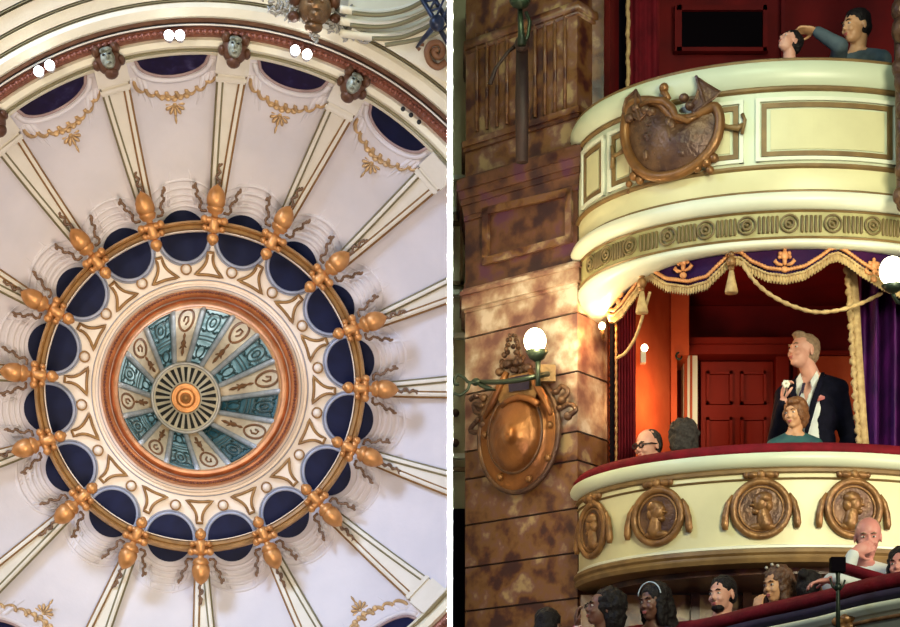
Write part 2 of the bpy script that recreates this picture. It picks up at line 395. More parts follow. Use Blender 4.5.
# --- central glass dome
RZ = -1.5
def GP(f, deg, dz=0):   # f 0 at the ring, 1 at the rosette
    z = -.12+(RZ+.12)*math.sin(f*math.pi/2*.98)
    r = lerp(82.5, 33, f); c0 = (201, 387.5); c1 = (186, 398); a = rad(deg)
    return W(lerp(c0[0], c1[0], f)+r*math.sin(a), lerp(c0[1], c1[1], f)-r*math.cos(a), z+dz)
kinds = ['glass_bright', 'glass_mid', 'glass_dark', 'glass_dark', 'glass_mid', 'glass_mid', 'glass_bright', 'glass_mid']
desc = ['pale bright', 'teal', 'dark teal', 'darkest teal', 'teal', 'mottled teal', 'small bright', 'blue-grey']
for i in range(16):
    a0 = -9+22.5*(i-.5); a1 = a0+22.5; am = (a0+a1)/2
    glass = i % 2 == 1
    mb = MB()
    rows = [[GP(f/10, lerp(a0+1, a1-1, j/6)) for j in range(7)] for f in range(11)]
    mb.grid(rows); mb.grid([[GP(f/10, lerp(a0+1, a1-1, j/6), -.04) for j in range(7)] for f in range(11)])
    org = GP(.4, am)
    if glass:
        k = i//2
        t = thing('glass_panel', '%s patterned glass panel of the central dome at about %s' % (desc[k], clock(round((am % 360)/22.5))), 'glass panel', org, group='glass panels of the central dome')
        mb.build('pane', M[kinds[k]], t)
        m2 = MB()
        for f in (.06, .5, .56, .95):
            m2.tube([GP(f, lerp(a0+2, a1-2, j/8), .02) for j in range(9)], .008, 5)
        for s in (.12, .88):
            m2.tube([GP(lerp(.06, .95, j/8), lerp(a0, a1, s), .02) for j in range(9)], .007, 5)
        # medallion and leaf tracery of the glazing
        for (fc, rf, ra) in ((.27, .15, 5.0), (.27, .07, 2.2), (.76, .1, 4.5)):
            m2.tube([GP(fc+rf*math.cos(b*math.pi/8), am+ra*math.sin(b*math.pi/8), .02) for b in range(16)], .007, 5, closed=True)
        for s in (-1, 1):
            for fc in (.12, .40, .66, .86):
                m2.tube([GP(fc+.03*math.sin(q), am+s*(3+q*1.2), .02) for q in (0, 1, 2, 3, 3.6)], .010, 5)
        m2.build('leaded_tracery', M['leadline'], t)
    else:
        t = thing('painted_panel', 'cream painted panel with brown oval scroll in the central dome at about %s' % clock(round((am % 360)/22.5)), 'painted panel', org, group='painted panels of the central dome')
        mb.build('panel_board', M['cream_panel'], t)
        m2 = MB()
        m2.tube([GP(.24+.18*math.cos(b*math.pi/10), am+6.0*math.sin(b*math.pi/10), .02) for b in range(20)], .010, 6, closed=True)
        m2.build('oval_scroll', M['brownpaint'], t)
        m2 = MB()
        m2.tube([GP(f, am, .02) for f in (.46, .5, .56, .62, .70, .78, .84)], [.004, .012, .006, .022, .008, .014, .003], 6)
        m2.tube([GP(.66+.05*abs(q), am+q*4.2, .02) for q in (-1, -.5, 0, .5, 1)], [.003, .009, .013, .009, .003], 6)
        m2.tube([GP(.24+.07*math.cos(b), am+2*math.sin(b), .02) for b in (0, 1.2, 2.4, 3.6, 4.8)], .008, 6)
        m2.build('leaf_motif', M['brownpaint'], t)
for i in range(16):
    a0 = -9+22.5*(i-.5)
    mb = MB(); mb.tube([GP(f/12, a0, .04) for f in range(0, 13)], .022, 8)
    tag(mb.build('dome_rib', M['domerib']), 'pale grey dome rib at about %s, %s' % (clock(round((a0 % 360)/22.5)), 'left of a glass panel' if i % 2 else 'left of a cream panel'), 'rib', 'ribs of the central dome')
# rosette
rc = W(186, 398, RZ); kk = kz(RZ); Rr = dframe(0)
t = thing('ceiling_rosette', 'round pale gilt rosette with dark slots at the centre of the dome', 'rosette', rc, Rr)
mb = MB(); mb.lathe([(0, -.05), (35*kk, -.05), (35*kk, .04), (33*kk, .09), (30.5*kk, .07), (30*kk, .03), (15*kk, .10), (14*kk, .12), (0, .12)], 64)
mb.build('disc', M['rosette'], t, local=True, auto=35)
mb = MB()
for i in range(26):
    a = 2*math.pi*i/26; R2 = Matrix.Rotation(a, 3, 'Z')
    f = lambda x, y, z: R2 @ Vector((x*kk, y*kk, z-.0045*y))
    mb.prism([(-.8, 16), (.8, 16), (1.9, 30.0), (-1.9, 30.0)], .13, .195, f)
mb.build('slots', M['darkslot'], t, local=True, smooth=False)
mb = MB(); mb.lathe([(0, .05), (34.5*kk, .05), (35.5*kk, .09), (33.5*kk, .12), (31.5*kk, .09), (31.5*kk, .05)], 64)
mb = MB(); mb.tube([Vector((math.cos(2*math.pi*j/64)*33.5*kk, math.sin(2*math.pi*j/64)*33.5*kk, .1)) for j in range(64)], .013, 8, closed=True)
mb.build('rim', M['silver'], t, local=True)
mb = MB(); mb.lathe([(0, .1), (14.5*kk, .1), (14.5*kk, .17), (13.6*kk, .20), (13*kk, .18), (12*kk, .22), (10.5*kk, .19), (9*kk, .20), (7.5*kk, .24), (6*kk, .22), (5*kk, .23), (4*kk, .30), (2*kk, .36), (0, .37)], 40)
mb.build('boss', M['gold'], t, local=True)
# --- round windows in the ring
A0 = 2.35
for i in range(16):
    am = A0-11.25+22.5*i; c = WP(153, am, .0); R = dframe(am, 153); k = kz(0)
    t = thing('window_%d' % (i+1), None, None, c, R); struct(t)
    mb = MB(); mb.lathe([(0, .005), (23.2*k, .005), (23.2*k, .02), (0, .02)], 40, sx=1.0, sy=1.03)
    mb.build('pane', M['navy'], t, local=True, auto=30)
    mb = MB(); mb.tube([Vector((math.cos(2*math.pi*j/48)*24.8*k, math.sin(2*math.pi*j/48)*25.4*k, .015)) for j in range(23, 50)], .012, 8)
    mb.build('rim', M['bluegrey'], t, local=True)
    mb = MB(); mb.tube([Vector((math.cos(2*math.pi*j/48)*27.3*k, math.sin(2*math.pi*j/48)*27.9*k, .008)) for j in range(25, 48)], .006, 8)
    mb.build('outer_rim', M['greyline'], t, local=True)
# gilded rail ring
t = thing('gilded_rail', 'gilded rail ring crossing the sixteen round dark windows of the dome', 'ring rail', WP(160, 0, .2))
ring('rail', [(155.4, .18), (156, .24), (157.5, .27), (160.0, .28), (161.3, .27)], M['goldline'], t, back=.1)
ring('rail_face', [(161, .22), (161.3, .29), (163, .32), (165, .29), (165.6, .22)], M['goldrail'], t, back=.1)
ring('rail_lip', [(154.4, .2), (154.8, .245), (155.6, .245), (156, .2)], M['creamring'], t, back=.05)
# --- acorn finials
def make_acorn():
    k = kz(.2); R = dframe(A0, 173); loc = WP(160, A0, .22)
    t = thing('acorn_finial', 'x', 'finial', loc, R, 'gilded acorns around the dome ring')
    RX = Matrix.Rotation(-rad(90), 3, 'X')      # lathe z axis -> +y
    mb = MB(); mb.lathe([(0, 14), (4, 14.3), (7.2, 16.5), (8.9, 19.5), (9.2, 23), (8.6, 28), (6.8, 32), (4.0, 35.2), (1.6, 36.6), (0, 38)], 24, R=RX, c=(0, 0, 0))
    for v in mb.V: v *= k; v.z += .14+v.y*.10
    mb.build('nut', M['gold'], t, local=True)
    mb = MB(); mb.lathe([(0, 8), (3.2, 8), (3.0, 10), (6.2, 11.2), (7.4, 13), (8.6, 15.4), (8.0, 16.6), (6.5, 17.0), (0, 16.8)], 24, R=RX)
    for v in mb.V: v *= k; v.z += .13+v.y*.10
    mb.build('cup', M['gold'], t, local=True)
    mb = MB()
    mb.tube([Vector((x, y, 0)) for x, y in ((-9, 4.2), (-6, 4.6), (0, 5), (6, 4.6), (9, 4.2))], [2.6, 3.2, 3.8, 3.2, 2.6], 8)
    mb.tube([Vector((x, y, 0)) for x, y in ((-8, -3), (-4, -3.6), (0, -4), (4, -3.6), (8, -3))], [2.2, 2.8, 3.4, 2.8, 2.2], 8)
    mb.tube([Vector((0, y, 0)) for y in (-7, -2, 3, 8)], [4.4, 5.2, 5.2, 4.2], 10)
    for s in (-1, 1):
        mb.ell((s*9.5, 4.8, 0), 4.0); mb.ell((s*8.5, -3, 0), 3.2)
    for v in mb.V: v *= k; v.z += .10
    mb.build('bracket', M['gold'], t, local=True)
    mb = MB(); mb.ell((0, -12.5, 0), (5.8, 5.6, 5.2), seg=18, rings=12); mb.ell((0, -16.6, 0), (3.0, 2.6, 3))
    for v in mb.V: v *= k; v.z += .10
    mb.build('ball', M['gold'], t, local=True)
    def rb(pts, nm='ribbon'):
        mb = MB(); q = smooth_poly([Vector((x, y, 0)) for x, y in pts], 5)
        mb.tube(q, [.9+.7*abs(math.sin(j*.9)) for j in range(len(q))], 6)
        e = pts[-1]; mb.ell((e[0]+.8, e[1]+1, 0), (1.5, 2.6, 1)); mb.ell((e[0]-1.2, e[1]-1, 0), (1.4, 2.2, 1))
        for v in mb.V: v *= k; v.z += -.02+v.y*.085/ k*k*2.2
        mb.build(nm, M['ribbon'], t, local=True)
    rb([(0, 38), (2, 42), (-1.8, 46), (1.6, 50), (-.6, 54), (1.6, 58)])
    for s in (-1, 1):
        rb([(s*8, 14), (s*13, 13.5), (s*15.5, 17), (s*14, 20), (s*16.5, 24.5), (s*20, 27), (s*19, 31), (s*22, 35)])
    return t
ac = make_acorn()
for i in range(16):
    o = ac if i == 0 else copy_tree(ac)
    a = A0+22.5*i; o.location = WP(160, a, .22); o.rotation_euler = dframe(a, 173).to_euler()
    o['label'] = 'gilded acorn finial with brown ribbons on the dome ring at about %s' % clock(i)
# --- concave plaques and small bosses
def flatpoly(pts, z, k):
    return [Vector((x*k, y*k, z)) for x, y in pts]
def make_plaque():
    k = kz(0); t = thing('concave_plaque', 'x', 'plaque', WP(122, A0, 0), dframe(A0), 'concave plaques on the cream ring')
    pts = []
    for q in range(9): s = q/8; pts.append((lerp(-3, -13.5, s)+4.0*math.sin(s*math.pi), lerp(13.0, -9.5, s)))
    for q in range(1, 8): s = q/8; pts.append((lerp(-13.5, 13.5, s), -9.5+1.2*math.sin(s*math.pi)))
    pts += [(-x, y) for x, y in reversed(pts[:9])]
    mb = MB(); mb.prism([(x*k, y*k) for x, y in pts], -.01, .012, lambda x, y, z: Vector((x, y, z))); mb.build('field', M['creamring'], t, local=True, smooth=False)
    mb = MB(); mb.tube(flatpoly(pts, .012, k), .0115, 6, closed=True, up=(0, 0, 1)); mb.build('gilt_border', M['goldline'], t, local=True)
    return t
pq = make_plaque()
for i in range(16):
    o = pq if i == 0 else copy_tree(pq); a = A0+22.5*i
    o.location = WP(122, a, .0); o.rotation_euler = dframe(a, 122).to_euler()
    o['label'] = 'cream gilt-edged plaque with hollow sides at about %s on the dome ring' % clock(i)
k = kz(0)
bs = thing('round_boss', 'x', 'boss', WP(119, 0, 0), dframe(0), 'small round bosses on the cream ring')
mb = MB(); mb.lathe([(0, -.01), (4.3*k, -.01), (4.3*k, .012), (2.5*k, .03), (0, .034)], 20); mb.build('button', M['creamring'], bs, local=True)
mb = MB(); mb.tube([Vector((math.cos(2*math.pi*j/24)*4.8*k, math.sin(2*math.pi*j/24)*4.8*k, .01)) for j in range(24)], .007, 6, closed=True); mb.build('rim', M['goldline'], bs, local=True)
for i in range(16):
    o = bs if i == 0 else copy_tree(bs); a = A0-11.25+22.5*i
    o.location = WP(119.5, a, .0); o.rotation_euler = dframe(a).to_euler()
    o['label'] = 'small cream round boss between two plaques, under the round window at about %s' % clock(i)
# --- ribs (pilasters) on the plaster cove
def visible(u, v, m=25): return -m < u < 447+m and -m < v < 627+m
tn = 20
for i in range(16):
    a = A0+22.5*i
    def RP(r, off, dz):        # off in px sideways
        c = ctr(zs(r)+dz); th = rad(warp(r, a))
        return W(c[0]+r*math.sin(th)+off*math.cos(th), c[1]-r*math.cos(th)+off*math.sin(th), zs(r)+dz)
    rs = [186+j*(322-186)/12 for j in range(13)]
    wd = lambda r: table([(186, 6.0), (322, 14.0)], r)
    t = thing('trim_%d' % tn, None, None, RP(200, 0, .05)); struct(t); tn += 1
    mb = MB(); mb.grid([[RP(r, wd(r), -.05), RP(r, wd(r), .09), RP(r, wd(r)-1.6, .10), RP(r, wd(r)-3.4, .10), RP(r, wd(r)-4.0, .07), RP(r, -wd(r)+4.0, .07), RP(r, -wd(r)+3.4, .10), RP(r, -wd(r)+1.6, .10), RP(r, -wd(r), .09), RP(r, -wd(r), -.05)] for r in rs], False, True, True)
    mb.build('shaft', M['cream'], t, clip=CL, auto=30)
    for s in (-1, 1):
        mb = MB(); mb.tube([RP(r, s*(wd(r)-4.3), .078) for r in rs], .008, 6); mb.tube([RP(r, s*(wd(r)+.3), .05) for r in rs], .013, 6)
        mb.build('gilt_line', M['goldline' if s > 0 else 'olive'], t, clip=CL)  # olive side: the rib's shadow put into the line colour
    mb = MB(); 
    for (r0, r1, w_, h0) in ((300, 303, 15.5, .14), (303, 306, 14, .12), (306, 325, 16.5, .15), (298.5, 300, 14.5, .12)):
        mb.grid([[RP(r, -w_, -.05), RP(r, -w_, h0), RP(r, w_, h0), RP(r, w_, -.05)] for r in (r0, r1)], False, True, True)
    mb.build('capital', M['cream'], t, smooth=False, clip=CL)
# cartouches above each rib
def make_cart():
    k = kz(1.2); t = thing('cartouche', 'x', 'cartouche', WP(328, A0, 1.2), dframe(A0), 'mask cartouches on the outer cornice')
    mb = MB(); mb.ell((0, 0, .0), (13*k, 13*k, .10)); mb.ell((-9*k, 9*k, .02), (5*k, 5.5*k, .10)); mb.ell((9*k, 9*k, .02), (5*k, 5.5*k, .10)); mb.ell((0, -11*k, 0), (7*k, 6*k, .08)); mb.ell((-12*k, -2*k, 0), (4*k, 5*k, .07)); mb.ell((12*k, -2*k, 0), (4*k, 5*k, .07))
    mb.build('surround', M['cartbrown'], t, local=True)
    mb = MB(); mb.ell((0, 0, .08), (7*k, 9.5*k, .07)); mb.ell((0, 1*k, .15), (1.6*k, 3.5*k, .03)); mb.ell((0, -5*k, .13), (3*k, 1.5*k, .03)); mb.ell((0, 7*k, .11), (6*k, 3*k, .05))
    mb.build('mask', M['mask'], t, local=True)
    mb = MB()
    for s in (-1, 1): mb.ell((s*2.8*k, 2.8*k, .135), (1.5*k, 1.1*k, .02))
    mb.build('eye_hollows', M['darkslot'], t, local=True)
    return t
ct = make_cart(); first = True
where = {0: 'right of the top', 1: 'to the upper right', 6: 'lower right corner', 14: 'at the far left edge', 15: 'left of the top'}
for i in (0, 1, 14, 15):
    o = ct if first else copy_tree(ct); first = False
    a = A0+22.5*i; o.location = WP(330, a, 1.2); o.rotation_euler = dframe(a, 323).to_euler()
    o['label'] = 'brown cartouche with pale green mask on the cornice, %s' % where.get(i)
# --- lunettes, garlands, palmettes, swags in every bay
bayname = {}
for i in range(16):
    am = A0-11.25+22.5*i
    def BP(r, da, dz=0): return WP(r, am+da, zs(min(r, 326))+dz)
    c = ctr(.6); um = c[0]+290*math.sin(rad(warp(290, am))); vm = c[1]-290*math.cos(rad(warp(290, am)))
    if visible(um, vm, 55) and um < 440:
        H = 6.5
        inner = lambda q: 325-19*math.sqrt(max(0, 1-q*q))
        mb = MB(); rows = []
        for j in range(21):
            q = -1+j/10; rows.append([BP(inner(q), q*H, .02), BP(lerp(inner(q), 326, .5), q*H, .03), BP(326, q*H, .04)])
        mb.grid(rows)
        t = thing('lunette_window', 'dark lens-shaped opening under the cornice in the bay at about %s' % clock(i), 'lunette window', BP(310, 0), None, 'dark lunettes under the cornice')
        mb.build('pane', M['violet' if i in (0, 1, 15) else 'navy'], t, clip=CL)
        mb = MB(); mb.tube([BP(inner(q)-.6, q*H*1.03, .02) for q in [-1+j/12 for j in range(25)]], .012, 6)
        mb.build('rim', M['lunrim'], t, clip=CL)
        mb = MB(); mb.tube([BP(inner(q)-4.0, q*H*1.12, .0) for q in [-1+j/12 for j in range(25)]], .022, 6)
        mb.build('outer_moulding', M['plaster'], t, clip=CL)
        # garland: running scroll
        mb = MB(); g = []
        for j in range(121):
            q = -1+j/60; base = 313-25*math.sqrt(max(0, 1-(q*.97)**2)); ph = j*.42
            g.append(BP(base+2.6*math.sin(ph), q*8.0+.35*math.cos(ph*1.0), .012))
        mb.tube(g, [.006+.009*abs(math.sin(j*.21)) for j in range(121)], 6)
        for j in range(-2, 3): mb.ell(BP(284.5+abs(j)*1.2, j*1.25, .012), (.024, .016, .024))
        if mb.V: tag(mb.build('scroll_garland', M['scroll'], clip=CL), 'gilt running scroll garland hanging below the lunette at about %s' % clock(i), 'garland', 'scroll garlands')
        if visible(c[0]+275*math.sin(rad(warp(275, am))), c[1]-275*math.cos(rad(warp(275, am))), 5):
            mb = MB(); fr = dframe(am, 275); k = kz(zs(275)); o_ = BP(276, 0, .012)
            f2 = lambda x, y: o_+fr @ Vector((x*k, y*k, y*k*.45))
            for j in range(-3, 4):
                b = rad(j*31); mb.tube([f2(math.sin(b)*s, 3-math.cos(b)*s) for s in (2, 5, 8, 10)], [.004, .009, .014, .007], 6)
            mb.tube([f2(0, y) for y in (2, 5, 7)], [.02, .014, .01], 6)
            mb.tube([f2(0, y) for y in (-7, -11, -14)], [.006, .01, .004], 6)
            for s in (-1, 1): mb.tube([f2(s*x, y) for x, y in ((1, 4), (4, 6.5), (7, 6), (8, 4))], [.008, .012, .01, .006], 6)
            tag(mb.build('palmette_ornament', M['scroll'], clip=CL), 'small gilt palmette shell on the plaster bay at about %s' % clock(i), 'palmette', 'palmettes on the cove')
    # plaster drapery around the round window
    mb = MB()
    for q, (rr, sp) in enumerate(((30, 62), (34, 60), (38.5, 55), (43.5, 48), (49, 40))):
        pts = []
        for j in range(17):
            b = rad(-sp+2*sp*j/16); lx = rr*math.sin(b)*(1-.012*q); ly = rr*math.cos(b)*(1+.03*q)
            r = 153+ly; pts.append(WP(math.hypot(r, lx), am+math.degrees(math.atan2(lx, r)), zs(math.hypot(r, lx))+.002))
        mb.tube(pts, [.003+(.008+.005*((i*7+q*3) % 3)*.6)*math.sin(math.pi*j/16) for j in range(17)], 6)
    for s in (-1, 1):
        for q in range(4):
            mb.tube([BP(184+x*(13+q*9), s*(8.2-q*1.3-x*(1.2+q*.3)), -.004-.004*x) for x in (0, .33, .66, 1)], [.016, .014, .010, .003], 6)
    tag(mb.build('plaster_drapery', M['plaster'], clip=CL), 'white moulded plaster drapery folds outside the round window at about %s' % clock(i), 'plaster drapery', 'plaster draperies')
    if visible(um, vm, 40) and um < 440:
        mb = MB()
        for s in (-1, 1):
            for q in range(4):
                mb.tube([BP(310-x*(20+q*9), s*(8.3-q*.8-x*(.4+q*.55)), -.008-.006*x) for x in (0, .33, .66, 1)], [.020, .016, .010, .003], 6)
        tag(mb.build('plaster_fold', M['plaster'], clip=CL), 'plaster curtain folds gathered at the lunette corners at about %s' % clock(i), 'plaster fold', 'plaster folds by the lunettes')
# --- cornice lamps (pairs)
def make_lamp(u, v):
    t = thing('ceiling_lamp', 'x', 'lamp', W(u, v, 1.36), dframe(0)); k = kz(1.3)
    mb = MB(); mb.ell((0, 0, .035), (4.6*k, 4.6*k, .03)); mb.build('lens', M['lampon'], t, local=True)
    mb = MB(); mb.lathe([(0, -.10), (4*k, -.10), (5*k, .02), (4.6*k, .03), (0, .02)], 20); mb.build('housing', M['white'], t, local=True)
    return t
lp = None
for (u, v, nm) in ((39, 72, 'left lamp of the pair on the cornice at the far left'), (50, 66, 'right lamp of the pair on the cornice at the far left'), (169, 36, 'left lamp of the pair at the top of the cornice'), (180, 36, 'right lamp of the pair at the top of the cornice'), (295, 51, 'left lamp of the pair below the bronze lion mask'), (307, 55, 'right lamp of the pair below the bronze lion mask')):
    o = make_lamp(u, v) if lp is None else copy_tree(lp); lp = lp or o
    o.location = W(u, v, 1.36); o['label'] = 'bright white '+nm; o['group'] = 'paired cornice lamps'
for (u, v, n_) in ((403, 109, 'upper'), (411, 115, 'middle'), (419, 122, 'lower')):
    mb = MB(); mb.ell(W(u, v, 1.27), (.016, .016, .016)); tag(mb.build('vent_hole', M['darkslot']), '%s of three small dark holes in the right of the cornice' % n_, 'hole', 'cornice holes')
# --- bronze lion mask with silver foliage, top
t = thing('lion_mask', 'bronze lion mask boss with silver leafy branches at the top of the ceiling', 'mask ornament', W(313, 14, 1.5), dframe(0)); k = kz(1.5)
def lm(x, y): return ((x-313)*k, (14-y)*k)
mb = MB()
mb.ell((*lm(314, 12), .10), (16*k, 15*k, .17), seg=24, rings=16); mb.ell((*lm(314, 20), .22), (7*k, 6*k, .07)); mb.ell((*lm(314, 2), .14), (13*k, 8*k, .10))
mb.ell((*lm(313, 28), .10), (9*k, 6*k, .08))
for s in (-1, 1): mb.ell((*lm(314+s*6, 9), .23), (3*k, 2.5*k, .05))
mb.build('face', M['bronze'], t, local=True)
mb = MB()
for s in (-1, 1): mb.ell((*lm(314+s*20, 19), .06), (6*k, 5*k, .08)); mb.ell((*lm(314+s*18, 3), .06), (7*k, 8*k, .08))
mb.build('curls', M['cartbrown'], t, local=True)
mb = MB(); random.seed(3)
def leaves(path, n, w_):
    for j in range(n):
        s = j/(n-1); p = table(path, s), 0
    return
for (x0, y0, x1, y1, n_) in ((298, 14, 262, 2, 26), (300, 24, 276, 10, 14), (330, 14, 352, 8, 14), (330, 26, 372, 35, 34), (312, 34, 318, 40, 8), (300, 6, 284, -8, 14), (296, 18, 268, 14, 22), (328, 20, 352, 26, 22), (334, 30, 366, 40, 18)):
    for j in range(n_):
        s = j/n_; x = lerp(x0, x1, s)+random.uniform(-5, 5)*(1-s*.5); y = lerp(y0, y1, s)+random.uniform(-5, 5)*(1-s*.5)
        a = random.uniform(0, 6.28); Rq = Matrix.Rotation(a, 3, 'Z')
        mb.ell((*lm(x, y), .04+random.uniform(0, .05)), (3.4*k, 1.4*k, .018), R=Rq, seg=8, rings=5)
mb.build('foliage', M['silver'], t, local=True)
# --- upper right: second arch mouldings, spandrel, scroll and lighting truss
def arcs(name, label, pts_list, m, r, z):
    mb = MB()
    for pts in pts_list: mb.tube([W(p.x, p.y, z) for p in smooth_poly([Vector((x, y, 0)) for x, y in pts], 6)], r, 6)
    return tag(mb.build(name, m, clip=CL), label, 'moulding')
mb = MB(); mb.prism([(346, 24), (352, -30), (440, -60), (520, -30), (520, 130), (460, 90)], 1.5, 1.56, lambda x, y, z: W(x, y, z))
struct(mb.build('trim_50', M['cornice'], clip=CL, smooth=False))
mb = MB()
for (o_, wd_, zz) in ((0, 5.5, 1.60), (10, 5.5, 1.64), (20, 5.5, 1.68)):
    q = smooth_poly([Vector((x, y-o_*1.2, 0)) for x, y in ((340, 33), (375, 37), (405, 33), (430, 22), (460, 2))], 6)
    mb.tube([W(p.x, p.y, zz) for p in q], wd_*kz(1.6), 10, flat=.6)
struct(mb.build('trim_51', M['cornice'], clip=CL))
arcs('arch_line', 'thin dark curved lines of the second arch moulding, upper right of ceiling', [[(372, 38.5), (400, 37.5), (425, 28), (450, 14)], [(350, 25), (380, 27), (405, 22), (440, 6)], [(352, 13), (380, 15), (405, 10), (425, 0)], [(385, 45), (410, 41), (430, 36), (445, 28)]], M['olive'], .014, 1.76)
mb = MB(); q = smooth_poly([Vector((x, y, 0)) for x, y in ((446, 62), (438, 67), (430, 62), (427, 52), (431, 44), (439, 43), (443, 49), (441, 56), (436, 56), (434, 51), (438, 49))], 6)
mb.tube([W(p.x, p.y, 1.60) for p in q], .022, 6); mb.tube([W(x, y, 1.6) for x, y in ((420, 50), (417, 47), (419, 44), (424, 45))], .012, 6)
tag(mb.build('scroll_ornament', M['brownpaint'], clip=CL), 'brown spiral scroll on the pale corner under the dark truss', 'scroll ornament')
t = thing('lighting_truss', 'dark blue steel lighting truss at the top right corner of the ceiling', 'truss', W(432, 10, 2.0))
mb = MB()
for (x0, y0, x1, y1) in ((418, -8, 452, 50), (428, -12, 456, 36), (438, -20, 462, 24)): mb.tube([W(x0, y0, 2.0), W(x1, y1, 2.0)], .016, 6)
mb.build('chord', M['truss'], t, clip=CL)
mb = MB()
for j in range(6):
    s = j/6; s2 = (j+.5)/6; s3 = (j+1)/6
    a = (lerp(418, 452, s), lerp(-8, 50, s)); b = (lerp(428, 456, s2), lerp(-12, 36, s2)); c = (lerp(418, 452, s3), lerp(-8, 50, s3)); d = (lerp(438, 462, s), lerp(-20, 24, s))
    mb.tube([W(*a, 2.0), W(*b, 2.05)], .008, 5); mb.tube([W(*b, 2.05), W(*c, 2.0)], .008, 5); mb.tube([W(*b, 2.05), W(*d, 2.0)], .008, 5)
mb.build('lacing', M['truss'], t, clip=CL)
mb = MB(); mb.ell(W(437, 23, 2.06), (.05, .05, .05)); mb.tube([W(437, 23, 2.06), W(424, 38, 1.9), W(417, 47, 1.8)], [.02, .016, .008], 6); mb.build('clamp', M['truss'], t, clip=CL)
# white slab standing in for the blank gap between the two views
mb = MB(); mb.box((0, 14.0, EYE+3.2), (.029, 6.0, 6.4)); struct(mb.build('gap_slab', M['white'], smooth=False))
# ================================================================= RIGHT: opera boxes
X0, Y0 = 2.178, 12.5
def Z(zr): return EYE+zr
def EP(rx, ry, deg, zr):            # point on the balcony ellipse; 0 = nearest point, negative = left
    a = rad(deg); return Vector((X0+rx*math.sin(a), Y0-ry*math.cos(a), Z(zr)))
RX, RY = 1.335, 1.05
def deg_at(u, rx=RX, ry=RY):       # angle whose point shows at column u
    lo, hi = -90.0, 60.0
    for _ in range(40):
        m = (lo+hi)/2; p = EP(rx, ry, m, 0); uu = 450+p.x/p.y*F
        if uu < u: lo = m
        else: hi = m
    return (lo+hi)/2
def sweep(name, prof, m, parent, a0=-90, a1=90, n=72, back=.12, ext=.25, auto=35):
    """prof: (outward offset, height above eye) top to bottom on the front; closed at the back"""
    mb = MB(); pr = list(prof)+[(min(p[0] for p in prof)-back, prof[-1][1]), (min(p[0] for p in prof)-back, prof[0][1])]
    rows = []
    if a0 <= -90 and ext:
        rows.append([EP(RX+d, RY+d, -90, z)+Vector((0, ext, 0)) for d, z in pr])
    for i in range(n+1): rows.append([EP(RX+d, RY+d, a0+(a1-a0)*i/n, z) for d, z in pr])
    mb.grid(rows, False, True, True)
    return mb.build(name, m, parent, auto=auto)
# ---- floors, back walls
mb = MB(); mb.box((2.6, 12.6, -.05), (5.2, 5.6, .1)); struct(mb.build('floor', M['marble_dark'], smooth=False))
# ---- pier of marble courses
PA = Vector((.105, 13.05)); PB = Vector((.835, 12.45)); PC = Vector((1.05, 12.72))
def plan(off):
    n1 = Vector((-.634, -.774)); n2 = Vector((.77, -.64))
    a = PA+Vector((-.5, -.80))*off; a.x = max(a.x, .022); b = PB+Vector((.136, -1.41))*off*.8; c = PC+n2*off
    return [(a.x, a.y), (b.x, b.y), (c.x, c.y), (c.x+.2, 13.5), (a.x, 13.5)]
def course(mb, z0, z1, off=0, off2=None):
    p = plan(off); q = plan(off if off2 is None else off2); n = len(p)
    vs_ = [Vector((x, y, Z(z0))) for x, y in p]+[Vector((x, y, Z(z1))) for x, y in q]
    mb.add(vs_, [tuple(range(n)), tuple(reversed(range(n, 2*n)))]+[(i, (i+1) % n, n+(i+1) % n, n+i) for i in range(n)])
def zB(v): return (890-v)/F*12.45       # height above eye at the pier corner
def pier(tn_, m, lst, name='wall_pier'):
    mb = MB()
    for it in lst: course(mb, *it)
    return struct(mb.build('wall_left' if name == 'wall_pier' else name, m, smooth=False))
# lower shaft with joints (values are heights at the corner)
js = [(700, 599), (597, 553.5), (551.5, 509), (507, 461)]
lo_ = [(zB(a) if a < 700 else -EYE, zB(b), 0) for a, b in js]
pier(0, M['marble'], lo_, 'wall_left')
up = [(459, 432), (430, 372)]
pier(0, M['marble'], [(zB(a), zB(b), 0) for a, b in [(459, 432)]], 'wall_pier_lower')
pier(0, M['marble_lamplit'], [(zB(a), zB(b), 0) for a, b in [(430, 372), (370, 313)]], 'wall_pier_upper')
pier(0, M['mortar'], [(-EYE, zB(100), -.02)], 'wall_core')
pier(0, M['marble_lamplit'], [(zB(311), zB(286), .0), (zB(286), zB(283), .015), (zB(283), zB(270), .05), (zB(270), zB(266), .075), (zB(266), zB(262), .04)], 'trim_60')
pier(0, M['marble_dark'], [(zB(262), zB(255), .02), (zB(255), zB(190), .0), (zB(190), zB(185), .015)], 'wall_pier_panel')
pier(0, M['marble_dark'], [(zB(185), zB(176), .02, .045), (zB(176), zB(170), .065), (zB(170), zB(163), .075, .10), (zB(163), zB(152), .12), (zB(152), zB(148), .08)], 'trim_61')
pier(0, M['marble'], [(zB(148), zB(118), .0)], 'wall_pier_band')
pier(0, M['marble'], [(zB(118), zB(114), .025), (zB(114), zB(108), .045)], 'trim_62')
# face frame of the pier's main side
FA = Vector((PB.x-PA.x, PB.y-PA.y, 0)).normalized(); FN = Vector((-.634, -.774, 0))
def FP(u, v, off=0):    # the point of the pier's face that shows at this place, off = metres out of the face
    r = Vector(((u-450)/F, 1, (890-v)/F)); p0 = Vector((PB.x, PB.y, 0)); n = FN
    t = (p0.dot(n)+off)/(r.x*n.x+r.y*n.y); return Vector((r.x*t, r.y*t, EYE+r.z*t))
